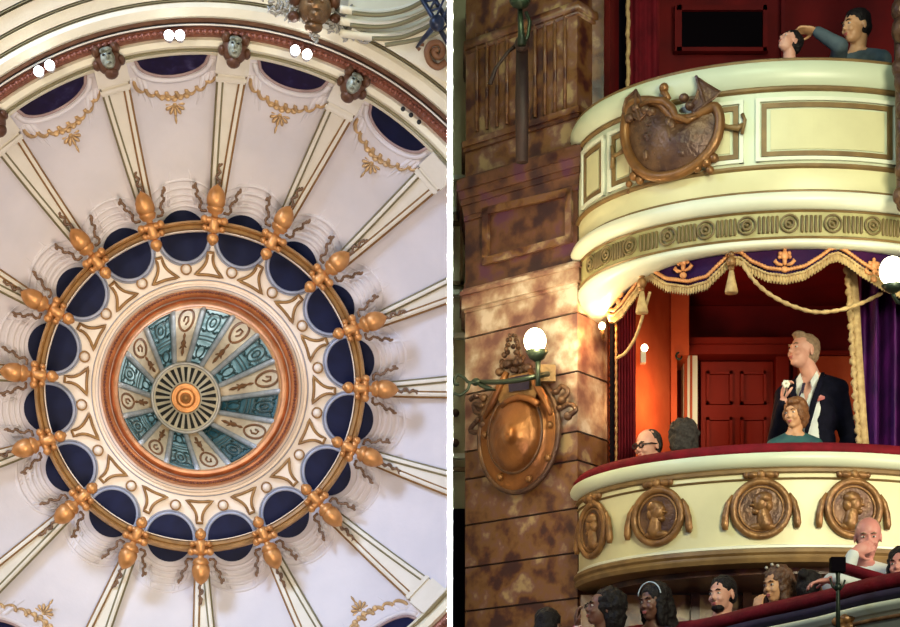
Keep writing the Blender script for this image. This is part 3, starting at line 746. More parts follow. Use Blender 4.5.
# raised frame round the dark panel
mb = MB()
def strip(mb, pts, wd, off0, off1):
    for (u0, v0), (u1, v1) in zip(pts, pts[1:]):
        a = FP(u0, v0, off0); b = FP(u1, v1, off0); t = (b-a).normalized(); s = t.cross(FN).normalized()*wd/2
        f0 = [a-s-t*wd/2, a+s-t*wd/2, b+s+t*wd/2, b-s+t*wd/2]; h = FN*(off1-off0)
        mb.add(f0+[p+h for p in f0], [(0,1,2,3),(4,5,6,7),(0,1,5,4),(1,2,6,5),(2,3,7,6),(3,0,4,7)])
strip(mb, [(488, 212), (571, 193), (571, 240), (488, 262), (488, 212)], .05, -.01, .025)
struct(mb.build('trim_63', M['marble'], smooth=False))
# upper fluted shaft
mb = MB()
course(mb, zB(108), zB(-60), -.01); struct(mb.build('wall_pier_top', M['marble'], smooth=False))
for i, (u0, u1) in enumerate(((474, 480), (484, 490), (494, 500), (504, 510), (532, 538), (542, 548), (552, 558), (562, 568))):
    mb = MB(); uc = (u0+u1)/2; vb = 134-(uc-467)*.24
    mb.tube([FP(uc, vb, .0), FP(uc, vb-70, .0), FP(uc, vb-98, 0)], [.012, .012, .010], 8)
    struct(mb.build('trim_%d' % (64+i), M['marble'])) if i < 8 else None
mb = MB(); course(mb, zB(14), zB(10), .01); course(mb, zB(10), zB(2), .025); struct(mb.build('trim_73', M['marble']))
# cream wall at the far left of the hall
mb = MB(); mb.box((.16, 13.6, Z(1.6)), (.29, .1, 9.6)); struct(mb.build('wall_far_left', M['balcony'], smooth=False))
mb = MB()
def pbox(mb, u0, v0, u1, v1, Y, d):
    a = P(u0, v0, Y); b = P(u1, v1, Y); mb.box(((a.x+b.x)/2, Y-d/2, (a.z+b.z)/2), (abs(b.x-a.x), d, abs(a.z-b.z)))
for (v0, v1) in ((210, 215), (292, 297), (335, 340), (455, 460), (178, 182)): pbox(mb, 452.2, v0, 468, v1, 13.5, .06)
struct(mb.build('trim_74', M['balcony_white'], smooth=False))
mb = MB(); pbox(mb, 452.5, 222, 463, 226, 13.5, .03); pbox(mb, 452.5, 282, 463, 286, 13.5, .03); pbox(mb, 460, 222, 463, 286, 13.5, .03); pbox(mb, 452.5, 468, 466, 472, 13.5, .04)
struct(mb.build('trim_75', M['balcony_gilt'], smooth=False))
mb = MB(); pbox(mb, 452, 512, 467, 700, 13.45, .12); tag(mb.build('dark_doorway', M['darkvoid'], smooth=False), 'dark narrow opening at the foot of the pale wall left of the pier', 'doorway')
for (v, n_) in ((413, 'upper'), (443, 'lower')):
    mb = MB(); mb.ell(P(455.5, v, 13.5), (.028, .03, .03)); tag(mb.build('wall_boss', M['crest'], smooth=True), '%s dark round boss on the pale wall left of the bronze shield' % n_, 'boss')
# ---- box back walls (lower and upper), side walls, soffits
BY = 13.9
mb = MB()
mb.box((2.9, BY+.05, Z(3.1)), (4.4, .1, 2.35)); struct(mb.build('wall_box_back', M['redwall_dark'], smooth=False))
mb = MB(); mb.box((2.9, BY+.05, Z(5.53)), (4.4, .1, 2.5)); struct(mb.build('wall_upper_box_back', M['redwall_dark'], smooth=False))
# slanting left side wall of the lower box, its lamp glow partly put into the orange cloth colour
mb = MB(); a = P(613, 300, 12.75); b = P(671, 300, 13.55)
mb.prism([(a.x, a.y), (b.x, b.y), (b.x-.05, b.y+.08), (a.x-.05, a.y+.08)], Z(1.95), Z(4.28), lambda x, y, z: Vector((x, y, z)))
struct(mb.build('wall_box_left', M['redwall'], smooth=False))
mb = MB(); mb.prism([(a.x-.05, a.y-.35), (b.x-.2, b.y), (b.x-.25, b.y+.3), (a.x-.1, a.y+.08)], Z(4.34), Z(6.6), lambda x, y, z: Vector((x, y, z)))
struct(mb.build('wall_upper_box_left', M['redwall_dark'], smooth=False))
# pilaster and chimney-like return right of it, with curved foot bracket
mb = MB(); c = P(671, 300, 13.50); d = P(689, 300, 13.50)
mb.prism([(c.x, 13.50), (d.x, 13.50), (d.x, 13.9), (c.x, 13.9)], Z((890-355)/F*13.5), Z(4.28), lambda x, y, z: Vector((x, y, z)))
mb.prism([(c.x, 13.50), (P(677, 0, 13.5).x, 13.50), (P(677, 0, 13.5).x, 13.9), (c.x, 13.9)], Z(1.95), Z((890-355)/F*13.5), lambda x, y, z: Vector((x, y, z)))
struct(mb.build('trim_80', M['redwall'], smooth=False))
# door with frame
t = thing('door_1', None, None, P(735, 480, 13.8)); struct(t)
mb = MB(); pbox(mb, 700, 364, 772, 560, 13.88, .06)
mb.build('door_leaf', M['reddoor'], t, smooth=False)
mb = MB()
for (u0, v0, u1, v1) in ((706, 372, 732, 405), (740, 372, 766, 405), (706, 418, 732, 470), (740, 418, 766, 470)):
    for bx in ((u0, v0, u1, v0+3), (u0, v1-3, u1, v1), (u0, v0, u0+3, v1), (u1-3, v0, u1, v1)): pbox(mb, *bx, 13.82, .03)
mb.build('panel_moulding', M['reddoor'], t, smooth=False)
mb = MB(); pbox(mb, 681, 352, 695, 560, 13.86, .14); mb.build('lit_jamb', M['balcony_white'], t, smooth=False)  # ivory on a red frame: lamp light put into the jamb's colour
mb = MB(); pbox(mb, 684, 352, 687, 560, 13.72, .02); pbox(mb, 690, 352, 692, 560, 13.72, .02); mb.build('jamb_reed', M['redwall'], t, smooth=False)
mb = MB(); pbox(mb, 678, 351, 790, 361, 13.86, .18); pbox(mb, 675, 346, 792, 352, 13.86, .22); mb.build('lintel', M['reddoor'], t, smooth=False)
mb = MB(); pbox(mb, 773, 361, 786, 560, 13.86, .12); mb.build('right_jamb', M['reddoor'], t, smooth=False)
# wall panels right of the door
mb = MB()
for bx in ((792, 352, 868, 356), (792, 352, 796, 470), (864, 352, 868, 470)): pbox(mb, *bx, 13.88, .04)
struct(mb.build('trim_81', M['reddoor'], smooth=False))
mb = MB(); pbox(mb, 797, 357, 863, 560, 13.89, .02); struct(mb.build('trim_82', M['redwall'], smooth=False))
# upper box back panels
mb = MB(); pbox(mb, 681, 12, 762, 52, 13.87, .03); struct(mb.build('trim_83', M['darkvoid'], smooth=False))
mb = MB()
for bx in ((676, 8, 766, 13), (676, 50, 766, 54), (674, 8, 681, 54), (762, 8, 767, 54), (640, -30, 646, 110), (780, -30, 784, 60)): pbox(mb, *bx, 13.86, .05)
struct(mb.build('trim_84', M['redwall_dark'], smooth=False))
# columns between pier and upper box
mb = MB()
q0, q1 = P(585, 0, 12.62), P(613, 0, 12.62)
mb.prism([(q0.x-.03, 12.66), (q0.x+.03, 12.6), (q1.x-.02, 12.6), (q1.x, 12.64), (q1.x, 13.2), (q0.x-.03, 13.2)], Z(4.9), Z(6.4), lambda x, y, z: Vector((x, y, z)))
struct(mb.build('wall_column', M['marble'], smooth=False))
mb = MB(); pbox(mb, 614, -20, 626, 140, 12.74, .05); tag(mb.build('dark_curtain_edge', M['darkvoid'], smooth=False), 'narrow black curtain edge at the left of the upper box', 'curtain')
mb = MB(); pts = [P(628+.5*math.sin(j), -10+j*4, 12.6) for j in range(33)]
mb.tube(pts, [.010+.008*abs(math.sin(j*1.3)) for j in range(33)], 6); tag(mb.build('upper_curtain_trim', M['fringe']), 'gold beaded trim beside the black curtain edge of the upper box', 'trim')
mb = MB(); rows = []
for j in range(13):
    u = 629+j*2.6; y = 12.72+.03*math.sin(j*1.7); rows.append([Vector((P(u, 0, 12.7).x, y, Z(z))) for z in (4.9, 6.4)])
mb.grid(rows); mb.grid([[p+Vector((0, .02, 0)) for p in r] for r in rows]); tag(mb.build('upper_curtain', M['curtain_red']), 'dark red curtain hanging at the left side of the upper box', 'curtain')

# ---- upper balcony
ub = thing('box_balcony', 'upper curved cream box front with gilt panels and fluted frieze', 'box front', (X0, Y0-.9, Z(3.76)), None, 'curved box fronts')
sweep('handrail', [(.0, 5.005), (.02, 5.01), (.035, 5.0), (.035, 4.985)], M['balcony_gilt'], ub, back=.1)
sweep('rail_moulding', [(.035, 4.985), (.05, 4.96), (.052, 4.92), (.04, 4.87), (.015, 4.845)], M['balcony_pale'], ub)
sweep('rail_gilt_line', [(.013, 4.845), (.02, 4.838), (.02, 4.825), (.008, 4.815)], M['balcony_gilt'], ub)
sweep('parapet', [(.0, 4.816), (.0, 4.38)], M['balcony_pale'], ub, back=.1)
sweep('lower_gilt_line', [(.004, 4.38), (.02, 4.374), (.02, 4.358), (.004, 4.35)], M['balcony_gilt'], ub)
sweep('lower_band', [(.0, 4.35), (.0, 4.23), (-.005, 4.22)], M['balcony'], ub)
sweep('groove_line', [(.005, 4.222), (.014, 4.214), (.012, 4.205)], M['balcony_gilt'], ub)
sweep('bulge_moulding', [(.014, 4.206), (.04, 4.195), (.052, 4.17), (.052, 4.15), (.042, 4.13), (.02, 4.112), (.004, 4.105)], M['balcony_white'], ub)
sweep('frieze_band', [(-.010, 4.106), (-.012, 3.925)], M['frieze'], ub)
sweep('frieze_upper_line', [(-.005, 4.104), (.004, 4.098), (-.006, 4.09)], M['balcony_gilt'], ub)
sweep('frieze_lower_line', [(-.006, 3.945), (.006, 3.938), (-.004, 3.928)], M['balcony_gilt'], ub)
# underside cove, dropping toward the ends
mb = MB(); rows = []
for i in range(74):
    a = -90+180*max(0, i-1)/72; d = abs(math.sin(rad(a)))**5
    pr = [(-.006, 0, 3.93), (.006, 0, 3.915), (.004, 0, 3.898-.02*d), (-.02, .0, 3.888-.06*d), (-.08, .02, 3.885-.105*d), (-.15, .06, 3.89-.12*d), (-.195, .10, 3.90-.12*d), (-.20, .10, 3.945), (-.1, .04, 3.945)]
    rows.append([EP(RX+q, RY+q+q2, a, z)+(Vector((0, .25, 0)) if i == 0 else Vector()) for q, q2, z in pr])
mb.grid(rows, False, True, True); mb.build('cove', M['balcony_white'], ub)
# panel frames on the parapet
def frame_on(parent, u0, u1, z0, z1, white, m0, name='panel_frame', d=0.0):
    a0, a1 = deg_at(u0), deg_at(u1); n = 16
    def strip2(nm, a0, a1, z0, z1, wz, dd, m):
        mb = MB(); wa = math.degrees(wz/1.2)
        def seg(aa, ab, za, zb_):
            k = max(1, int(abs(ab-aa)/2))
            rows = [[EP(RX+q, RY+q, aa+(ab-aa)*i/k, z) for q, z in ((-.005, za), (dd, za), (dd, zb_), (-.005, zb_))] for i in range(k+1)]
            mb.grid(rows, False, True, True)
        seg(a0, a1, z1-wz, z1); seg(a0, a1, z0, z0+wz); seg(a0, a0+wa, z0, z1); seg(a1-wa, a1, z0, z1)
        return mb.build(nm, m, parent, smooth=False)
    strip2('panel_rim', a0, a1, z0, z1, .022, .022, white)
    e = math.degrees(.03/1.2)
    strip2(name, a0+e, a1-e, z0+.03, z1-.03, .028, .012, m0)
    mb = MB(); aa, ab = a0+2.6*e, a1-2.6*e; k = 14
    mb.grid([[EP(RX+q, RY+q, aa+(ab-aa)*i/k, z) for q, z in ((-.004, z0+.07), (.008, z0+.07), (.008, z1-.07), (-.004, z1-.07))] for i in range(k+1)], False, True, True)
    mb.build('panel_field', M['balcony'], parent, smooth=False)
for (u0, u1) in ((584, 606), (610, 640), (694, 744), (756, 896), (912, 950)):
    frame_on(ub, u0, u1, 4.395, 4.775, M['balcony_white'], M['balcony_gilt'])
# frieze flutes and roundels
ri = [587, 594, 606, 635.5, 667, 706, 747, 790, 833, 872, 905]
ri = [deg_at(u) for u in (590.5, 606.5, 630, 668, 706, 747, 789.5, 833, 873, 908)]
for j, a in enumerate(ri):
    mb = MB(); rr = .060
    for r_, q, tr in ((.052, .004, .007), (.026, .006, .009)):
        mb.tube([EP(RX+q, RY+q, a+math.degrees(r_*math.cos(b*math.pi/10)/math.hypot(RX*math.cos(rad(a)), RY*math.sin(rad(a)))), 4.018+r_*math.sin(b*math.pi/10)) for b in range(20)], tr, 6, closed=True)
    mb.ell(EP(RX+.004, RY+.004, a, 4.018), (.012, .012, .012))
    mb.build('roundel', M['flute'], ub)
    if j+1 < len(ri):
        b_ = ri[j+1]
        for q in range(5):
            aa = lerp(a, b_, .5+(q-2)*.105)
            mb = MB(); mb.tube([EP(RX-.004, RY-.004, aa, z) for z in (3.965, 3.97, 4.065, 4.07)], [.004, .010, .010, .004], 6)
            mb.build('flute', M['flute'], ub)
# ---- lower balcony
lb = thing('box_balcony', 'lower curved cream box front with red velvet rail and medallions', 'box front', (X0, Y0-.9, Z(1.96)), None, 'curved box fronts')
mb = MB(); rows = []
for i in range(76):
    a = -90+180*max(0, i-1)/74; pr = [(.03, 2.635), (.035, 2.665), (.01, 2.695), (-.06, 2.71), (-.16, 2.70), (-.2, 2.66), (-.2, 2.635)]
    rows.append([EP(RX+q, RY+q, a, z)+(Vector((0, .25, 0)) if i == 0 else Vector()) for q, z in pr])
mb.grid(rows, False, True, True); tag(mb.build('velvet_rail', M['velvet'], lb), 'crimson velvet armrest')
sweep('handrail', [(.02, 2.636), (.045, 2.632), (.055, 2.61), (.05, 2.58), (.03, 2.556), (.01, 2.55)], M['balcony_pale'], lb)
sweep('bead_line', [(.008, 2.55), (.022, 2.538), (.022, 2.52), (.006, 2.512)], M['balcony_gilt'], lb)
sweep('neck_band', [(.002, 2.512), (.006, 2.488)], M['balcony'], lb)
sweep('thin_line', [(.004, 2.488), (.016, 2.482), (.004, 2.474)], M['balcony_gilt'], lb)
sweep('parapet', [(.0, 2.475), (.0, 2.085)], M['balcony'], lb)
sweep('base_ivory_line', [(.0, 2.086), (.01, 2.08), (.01, 2.066)], M['balcony_white'], lb)
sweep('base_moulding', [(.008, 2.066), (.03, 2.055), (.034, 2.035), (.02, 2.02), (.022, 2.01), (.03, 2.0), (.02, 1.975), (-.01, 1.965)], M['balcony_gilt'], lb)
# floor slab of the boxes
for (z0, z1, nm) in ((1.93, 1.975, 'floor_box'), (4.28, 4.34, 'floor_upper_box')):
    mb = MB(); pts = [(EP(RX-.14, RY-.14, -90+5*i, 0).x, EP(RX-.14, RY-.14, -90+5*i, 0).y) for i in range(37)]+[(X0+1.2, BY), (X0-.95, BY), (X0-1.19, 12.9)]
    mb.prism(pts, Z(z0), Z(z1), lambda x, y, z: Vector((x, y, z))); struct(mb.build(nm, M['marble_dark'] if z0 < 3 else M['redwall_dark'], smooth=False))
# wall below the lower box
mb = MB(); mb.box((2.95, 12.42, Z(.16)), (4.2, .12, 3.52)); struct(mb.build('wall_back', M['marble'], smooth=False))
mb = MB()
for u in (600, 690, 742): pbox(mb, u, 575, u+9, 700, 12.37, .04)
struct(mb.build('trim_85', M['marble_dark'], smooth=False))
# ---- medallions of the lower balcony
nm_ = ['leftmost, foreshortened', 'second from the left', 'below the standing man', 'behind the man in the white shirt']
for j, u in enumerate((594, 658.5, 761, 853)):
    a = deg_at(u); org = EP(RX, RY, a, 2.30)
    tx = (EP(RX, RY, a+1, 0)-EP(RX, RY, a-1, 0)).normalized(); nn = tx.cross(Vector((0, 0, 1))).normalized()
    if nn.y > 0: nn = -nn
    Rm = Matrix((tx, nn.cross(tx) if nn.cross(tx).z > 0 else -nn.cross(tx), nn)).transposed()
    t = thing('medallion', 'gilt round portrait medallion on the lower box front, %s' % nm_[j], 'medallion', org, Rm, 'portrait medallions on the lower box front')
    mb = MB(); mb.lathe([(0, -.02), (.155, -.02), (.155, .012), (0, .014)], 40); mb.build('ground', M['crest'], t, local=True, auto=30)
    mb = MB(); mb.tube([Vector((math.cos(2*math.pi*b/48)*.165, math.sin(2*math.pi*b/48)*.165, .012)) for b in range(48)], .022, 10, closed=True)
    mb.tube([Vector((math.cos(2*math.pi*b/48)*.132, math.sin(2*math.pi*b/48)*.132, .014)) for b in range(48)], .008, 8, closed=True); mb.build('frame', M['medal'], t, local=True)
    mb = MB()       # bust in relief
    s = 1 if j % 2 else -1
    mb.ell((0, .035, .012), (.052, .066, .045)); mb.ell((s*.050, .022, .014), (.020, .010, .022)); mb.ell((s*.030, -.018, .012), (.026, .020, .032)); mb.ell((s*.036, .045, .012), (.018, .024, .03))
    mb.ell((-s*.016, .062, .016), (.054, .042, .045)); mb.ell((-s*.040, .020, .012), (.032, .042, .036))
    mb.cap((-s*.010, -.01, .008), (-s*.022, -.085, .006), .038, .050); mb.ell((-s*.01, -.108, .004), (.088, .028, .035))
    mb.build('bust', M['medal'], t, local=True)
    mb = MB()       # bow crest on top
    for s in (-1, 1): mb.ell((s*.05, .205, .01), (.045, .024, .025)); mb.ell((s*.088, .205, .01), (.02, .022, .02))
    mb.ell((0, .205, .015), (.028, .03, .03)); mb.ell((0, .18, .012), (.05, .014, .022)); mb.build('bow', M['medal'], t, local=True)
    for s in (-1, 1):
        mb = MB(); mb.tube([Vector((s*x, y, .008)) for x, y in ((.17, .09), (.196, .04), (.212, -.03), (.216, -.09), (.214, -.12))], [.008, .018, .022, .024, .016], 8)
        mb.build('side_tassel', M['medal'], t, local=True)
# ---- big winged crest on the upper balcony
a = deg_at(668); org = EP(RX, RY, a, 4.42)
def CR(u, v, off):            # a point in front of the parapet: column, row, outward offset
    lo, hi = -90.0, 60.0
    for _ in range(30):
        m = (lo+hi)/2; p = EP(RX+off, RY+off, m, 0); uu = 450+p.x/p.y*F
        if uu < u: lo = m
        else: hi = m
    p = EP(RX+off, RY+off, lo, 0); return Vector((p.x, p.y, EYE+(890-v)/F*p.y))
t = thing('winged_crest', 'large dark bronze cartouche with bat wings on the upper box front', 'crest', org)
out = [(627, 112), (634, 103), (648, 101), (660, 104), (668, 112), (676, 119), (690, 119), (703, 112), (715, 107), (720, 120), (717, 138), (708, 153), (695, 165), (678, 174), (658, 177), (642, 172), (631, 158), (625, 138)]
op = smooth_poly([Vector((x, y, 0)) for x, y in out], 4, closed=True)
cx_, cy_ = 670, 140
mb = MB(); rows = []
for f, off in ((1, -.01), (1, .05), (.92, .055), (.8, .07), (.5, .10), (.25, .115), (.02, .12)):
    rows.append([CR(cx_+(p.x-cx_)*f, cy_+(p.y-cy_)*f, off) for p in op])
mb.grid(rows, False, True); mb.build('shield_field', M['crest'], t)
mb = MB(); mb.tube([CR(p.x, p.y, .06) for p in op], .032, 10, closed=True); mb.build('shield_rim', M['crest_rim'], t)
for s, pts in ((0, [(636, 90), (640, 98), (643, 106), (650, 110), (640, 120), (632, 116), (627, 122), (623, 110), (626, 99)]), (1, [(696, 76), (706, 84), (720, 92), (714, 98), (705, 104), (694, 113), (688, 106), (696, 98), (699, 88)])):
    mb = MB(); c0 = (sum(p[0] for p in pts)/len(pts), sum(p[1] for p in pts)/len(pts)); n = len(pts)
    mb.prism(pts, .02, .085, lambda x, y, z: CR(x, y, z)); mb.tube([CR(x, y, .085) for x, y in pts], .009, 6, closed=True)
    mb.tube([CR(*pts[0], .085), CR(*c0, .095), CR(*pts[4], .085)], .010, 6)
    mb.build('wing', M['crest'], t, smooth=False)
mb = MB(); mb.tube([CR(x, y, .07) for x, y in ((662, 86), (664, 92), (668, 98), (663, 103), (652, 104))], [.014, .024, .022, .02, .012], 8); mb.ell(CR(664, 88, .08), (.03, .03, .03))
mb.tube([CR(x, y, .09) for x, y in ((640, 106), (652, 100), (664, 101), (672, 108), (676, 117), (688, 121), (698, 116))], [.012, .022, .026, .026, .024, .02, .012], 8); mb.build('scroll', M['crest_rim'], t)
mb = MB()
for j in range(26):
    x = 645+random.random()*40; y = 122+random.random()*34; mb.ell(CR(x, y, .085), (.02+random.random()*.02, .018, .018+random.random()*.02), seg=8, rings=6)
for (x, y) in ((636, 108), (646, 110), (630, 118), (690, 106), (684, 98), (652, 112)): mb.ell(CR(x, y, .08), (.032, .03, .028), seg=10, rings=7)
mb.build('relief', M['crest'], t)
mb = MB()
for (x, y, r_) in ((706, 162, .036), (714, 158, .03), (710, 170, .026), (697, 168, .03), (700, 158, .02), (634, 176, .03), (640, 180, .028), (629, 184, .022), (628, 192, .012), (646, 176, .024)): mb.ell(CR(x, y, .05), (r_, r_*.8, r_), seg=10, rings=7)
mb.build('leaf_feet', M['crest_rim'], t)
mb = MB(); mb.tube([CR(x, y, .04) for x, y in ((718, 124), (728, 127), (738, 128), (744, 124))], [.02, .014, .022, .012], 7); mb.tube([CR(x, y, .04) for x, y in ((742, 114), (745, 120), (742, 134))], .012, 6)
mb.tube([CR(x, y, .04) for x, y in ((624, 150), (618, 154), (613, 156))], [.02, .012, .018], 7); mb.tube([CR(x, y, .04) for x, y in ((612, 146), (613, 155), (612, 168))], .013, 6); mb.build('side_finials', M['balcony_gilt'], t)
# ---- round bronze shield on the pier
t = thing('bronze_shield', 'big oval bronze shield with central boss hanging on the marble pier', 'shield', FP(519, 492, .05))
def SH(u, v, off): return FP(u, v, off)
def oval(cu, cv, ru, rv, off, n=48, tilt=-.12): return [SH(cu+ru*math.cos(2*math.pi*i/n)+tilt*0*rv, cv+rv*math.sin(2*math.pi*i/n)-.16*ru*math.cos(2*math.pi*i/n), off) for i in range(n)]
mb = MB(); mb.grid([oval(519, 434, 40, 59, 0), oval(519, 434, 40, 59, .05), oval(519, 434, 38, 56, .075), oval(518, 434, 33, 50, .07), oval(516, 433, 27, 41, .085), oval(514, 433, 25, 37, .13), oval(512, 434, 18, 27, .19), oval(510, 434, 9, 13, .205), oval(508, 434, 6, 8.5, .255), oval(508, 434, 3, 4, .285), oval(508, 434, .6, .8, .29)], False, True)
mb.build('dish', M['shield'], t)
mb = MB(); mb.tube(oval(519, 434, 39.5, 58, .06), .020, 10, closed=True); mb.tube(oval(515, 433, 26.5, 39.5, .10), .012, 8, closed=True); mb.build('rim', M['crest'], t)
for (x, y) in ((485, 435), (500, 477), (529, 479), (548, 458), (550, 425), (497, 397)):
    mb = MB(); mb.ell(SH(x, y, .085), (.024, .024, .024)); tag(mb.build('rivet', M['crest_rim'], t), 'round rivet on the rim')
mb = MB(); mb.grid([[SH(x, y, o) for x, y in ((497, 398), (503, 408), (533, 404), (537, 392), (528, 372), (509, 376))] for o in (.0, .12)], False, True, True); mb.build('yoke_plate', M['bronze'], t, smooth=False)
mb = MB(); mb.grid([[SH(x, y, o) for x, y in ((508, 378), (509, 392), (529, 389), (529, 374))] for o in (.1, .135)], False, True, True); mb.build('tablet', M['dark_cloth'], t, smooth=False)
mb = MB(); mb.tube([SH(x, y, .12) for x, y in ((507, 372), (500, 386), (493, 402), (484, 418))], [.02, .028, .028, .016], 8); mb.tube([SH(x, y, .12) for x, y in ((530, 370), (536, 384), (544, 398), (551, 414))], [.02, .028, .028, .016], 8)
mb.tube([SH(x, y, .16) for x, y in ((502, 406), (510, 400), (520, 397), (530, 399), (538, 404))], .022, 8); mb.build('straps', M['shield'], t)
mb = MB()
for k_, pts in enumerate(([(492, 402), (482, 406), (474, 404), (476, 412), (484, 414)], [(488, 414), (478, 420), (470, 430), (478, 432), (483, 424)], [(546, 394), (556, 392), (562, 386), (568, 392), (562, 400)], [(548, 404), (560, 408), (570, 404), (576, 410), (568, 416)], [(470, 400), (476, 396), (484, 398)])):
    mb.tube(smooth_poly([SH(x, y, .06) for x, y in pts], 4), .018, 7)
    mb.ell(SH(*pts[-1], .06), (.03, .03, .03)); mb.ell(SH(*pts[1], .07), (.026, .03, .022))
mb.build('side_scrolls', M['crest'], t)
mb = MB(); random.seed(5)
for j in range(34):
    s = random.random(); x = 512+random.uniform(-1, 1)*(4+12*s)*.9; y = 336+34*s+random.uniform(-2, 2); mb.ell(SH(x, y, .05+random.random()*.05), (.012+.014*s, .02, .014+.012*s), seg=8, rings=6)
for (x, y) in ((500, 372), (508, 364), (518, 362), (528, 368), (536, 372)): mb.ell(SH(x, y, .09), (.036, .03, .03), seg=10, rings=7)
mb.build('plume', M['crest'], t)
# ---- sconce with globe on the pier
def globe(name, label, u, v, Y, r, m, energy, col, group=None, dy=-.16, rad_=.06):
    t = thing(name, label, 'lamp', P(u, v+10, Y), None, group)
    mb = MB(); mb.ell(P(u, v, Y), (r, r, r*1.15), seg=20, rings=14)
    tag(mb.build('globe', m, t), 'lit glass globe')
    if energy: point('lamp_light', P(u, v, Y)+Vector((0, dy, 0)), energy, col, rad_)
    return t
SY = 12.4
t = globe('wall_sconce', 'lit globe sconce on a curled green iron arm above the bronze shield', 535, 341, 12.25, .072, M['globe'], 20, (1, .80, .42))
mb = MB(); mb.lathe([(0, 0), (.05, .03), (.075, .075), (.05, .08), (.02, .05), (0, .04)], 20, c=P(537, 363, 12.25)); mb.tube([P(538, 360, 12.25), P(538, 376, 12.25), P(538, 386, 12.27)], [.02, .013, .02], 8); mb.build('cup', M['iron'], t)
mb = MB(); q = smooth_poly([P(x, y, yy) for x, y, yy in ((548, 374, 12.4), (538, 376, 12.3), (520, 380, 12.3), (500, 382, 12.4), (485, 382, 12.5), (474, 383, 12.55))], 6)
mb.tube(q, .017, 8)
q = smooth_poly([P(x, y, 12.5) for x, y in ((474, 383), (468, 382), (464, 378), (458, 375), (454.5, 379), (455, 384), (459, 384))], 6); mb.tube(q, .011, 7)
q = smooth_poly([P(x, y, 12.5) for x, y in ((470, 383), (467, 390), (460, 395), (454, 393))], 6); mb.tube(q, .010, 7)
mb.tube([P(478, 384, 12.5), P(487, 388, 12.5), P(496, 390, 12.5)], [.01, .02, .006], 7); mb.ell(P(476, 382, 12.52), (.034, .03, .026)); mb.build('iron_arm', M['iron'], t)
mb = MB(); mb.box(P(547, 374, 12.50), (.11, .06, .11)); mb.build('back_plate', M['bronze'], t, smooth=False)
# lamp high on the pier, seen from below
t = globe('wall_lantern', 'green iron lantern glowing at the top of the marble pier', 522, -5, 12.1, .05, M['globe'], 4, (.9, 1, .5))
mb = MB(); mb.lathe([(0, 0), (.05, .02), (.07, .05), (.03, .06), (0, .05)], 16, c=P(520, 9, 12.1)); mb.tube([P(x, y, 12.15) for x, y in ((520, 8), (521, 30), (522, 45))], [.016, .02, .03], 8)
mb.tube([P(x, y, 12.2) for x, y in ((526, 12), (530, 22), (528, 36), (523, 44))], .013, 7); mb.build('lantern_cup', M['iron'], t)
mb = MB(); mb.tube([P(x, y, 12.35) for x, y in ((522, 44), (522, 100), (522, 162))], [.040, .046, .042], 10); mb.tube([P(x, y, 12.4) for x, y in ((520, 42), (508, 52), (496, 68), (490, 84))], [.016, .012, .012, .016], 7); mb.ell(P(522, 44, 12.3), (.05, .05, .05)); mb.build('dark_post', M['postdark'], t)
# little lamp at the box corner
t = globe('wall_lamp', 'small warm bulb on the orange wall between pier and lower box', 602, 326, 12.42, .022, M['globe_small'], 9, (1, .50, .17), dy=-.06, rad_=.03)
mb = MB(); mb.tube([P(602, 329, 12.42), P(603, 337, 12.5), P(604, 340, 12.66)], .012, 7); mb.build('bracket', M['bronze'], t)
# globe lamp at the right edge
t = globe('wall_sconce', 'bright globe lamp at the right edge, in front of the purple curtain', 892, 271, 11.3, .075, M['globe'], 5, (1, .92, .62))
mb = MB(); mb.lathe([(0, 0), (.045, .02), (.07, .05), (.03, .055), (0, .05)], 20, c=P(893, 294, 11.3)); mb.tube([P(893, 294, 11.3), P(897, 302, 11.35), P(912, 306, 11.4)], .013, 8); mb.build('cup', M['iron'], t)
# switch-like lamp inside the box
t = thing('box_lamp', 'small white wall lamp on the orange side wall inside the lower box', 'lamp', P(644, 362, 12.95))
mb = MB(); mb.ell(P(644.5, 348, 12.98), (.024, .03, .026)); mb.build('bulb', M['globe_small'], t)
mb = MB(); mb.box(P(643, 357, 13.0), (.035, .05, .09)); mb.build('bracket', M['silver'], t, smooth=False)
point('box_glow', P(655, 400, 13.0)+Vector((.10, 0, 0)), 13, (1, .46, .16), .10)
point('box_fill', (2.5, 12.6, Z(3.55)), 2.2, (1, .35, .20), .2)
point('upper_box_glow', (1.5, 12.9, Z(5.9)), 3.0, (1, .20, .12), .2)
# hook
mb = MB(); mb.tube([P(679+3*math.cos(b), 356+3.5*math.sin(b), 13.45) for b in (0, .8, 1.6, 2.4, 3.2, 4, 4.8)], .008, 6); tag(mb.build('coat_hook', M['iron']), 'small dark hook on the wall beside the door in the box', 'hook')

# ---- valance with scallops
VX, VY = 1.13, .97
def vdeg(u): return deg_at(u, VX, VY)
vt = [(608, 306), (612, 314), (617, 315), (625, 308), (638, 290), (646, 277), (651, 273), (657, 277), (668, 284), (690, 287), (708, 282), (724, 266), (733, 257), (741, 258), (752, 267), (768, 274), (786, 276), (804, 272), (820, 262), (829, 255), (837, 253), (845, 257), (860, 268), (880, 281), (905, 292), (930, 292)]
tv = [(vdeg(u), (890-v)*EP(VX, VY, vdeg(u), 0).y/F) for u, v in vt]
ang = [-89.0+j*1.0 for j in range(171)]
ang = [a for a in ang if a <= tv[-1][0]]
def vz(a): return table(tv, a)
t = thing('valance', 'purple velvet pelmet with scalloped gold fringe across the lower box', 'valance', (X0, Y0-.8, Z(3.5)))
mb = MB(); rows = []
for a in ang:
    w_ = .012*math.sin(a*.5); rows.append([EP(VX+w_*s, VY+w_*s, a, lerp(3.93, vz(a), s)) for s in (0, .25, .5, .75, 1)])
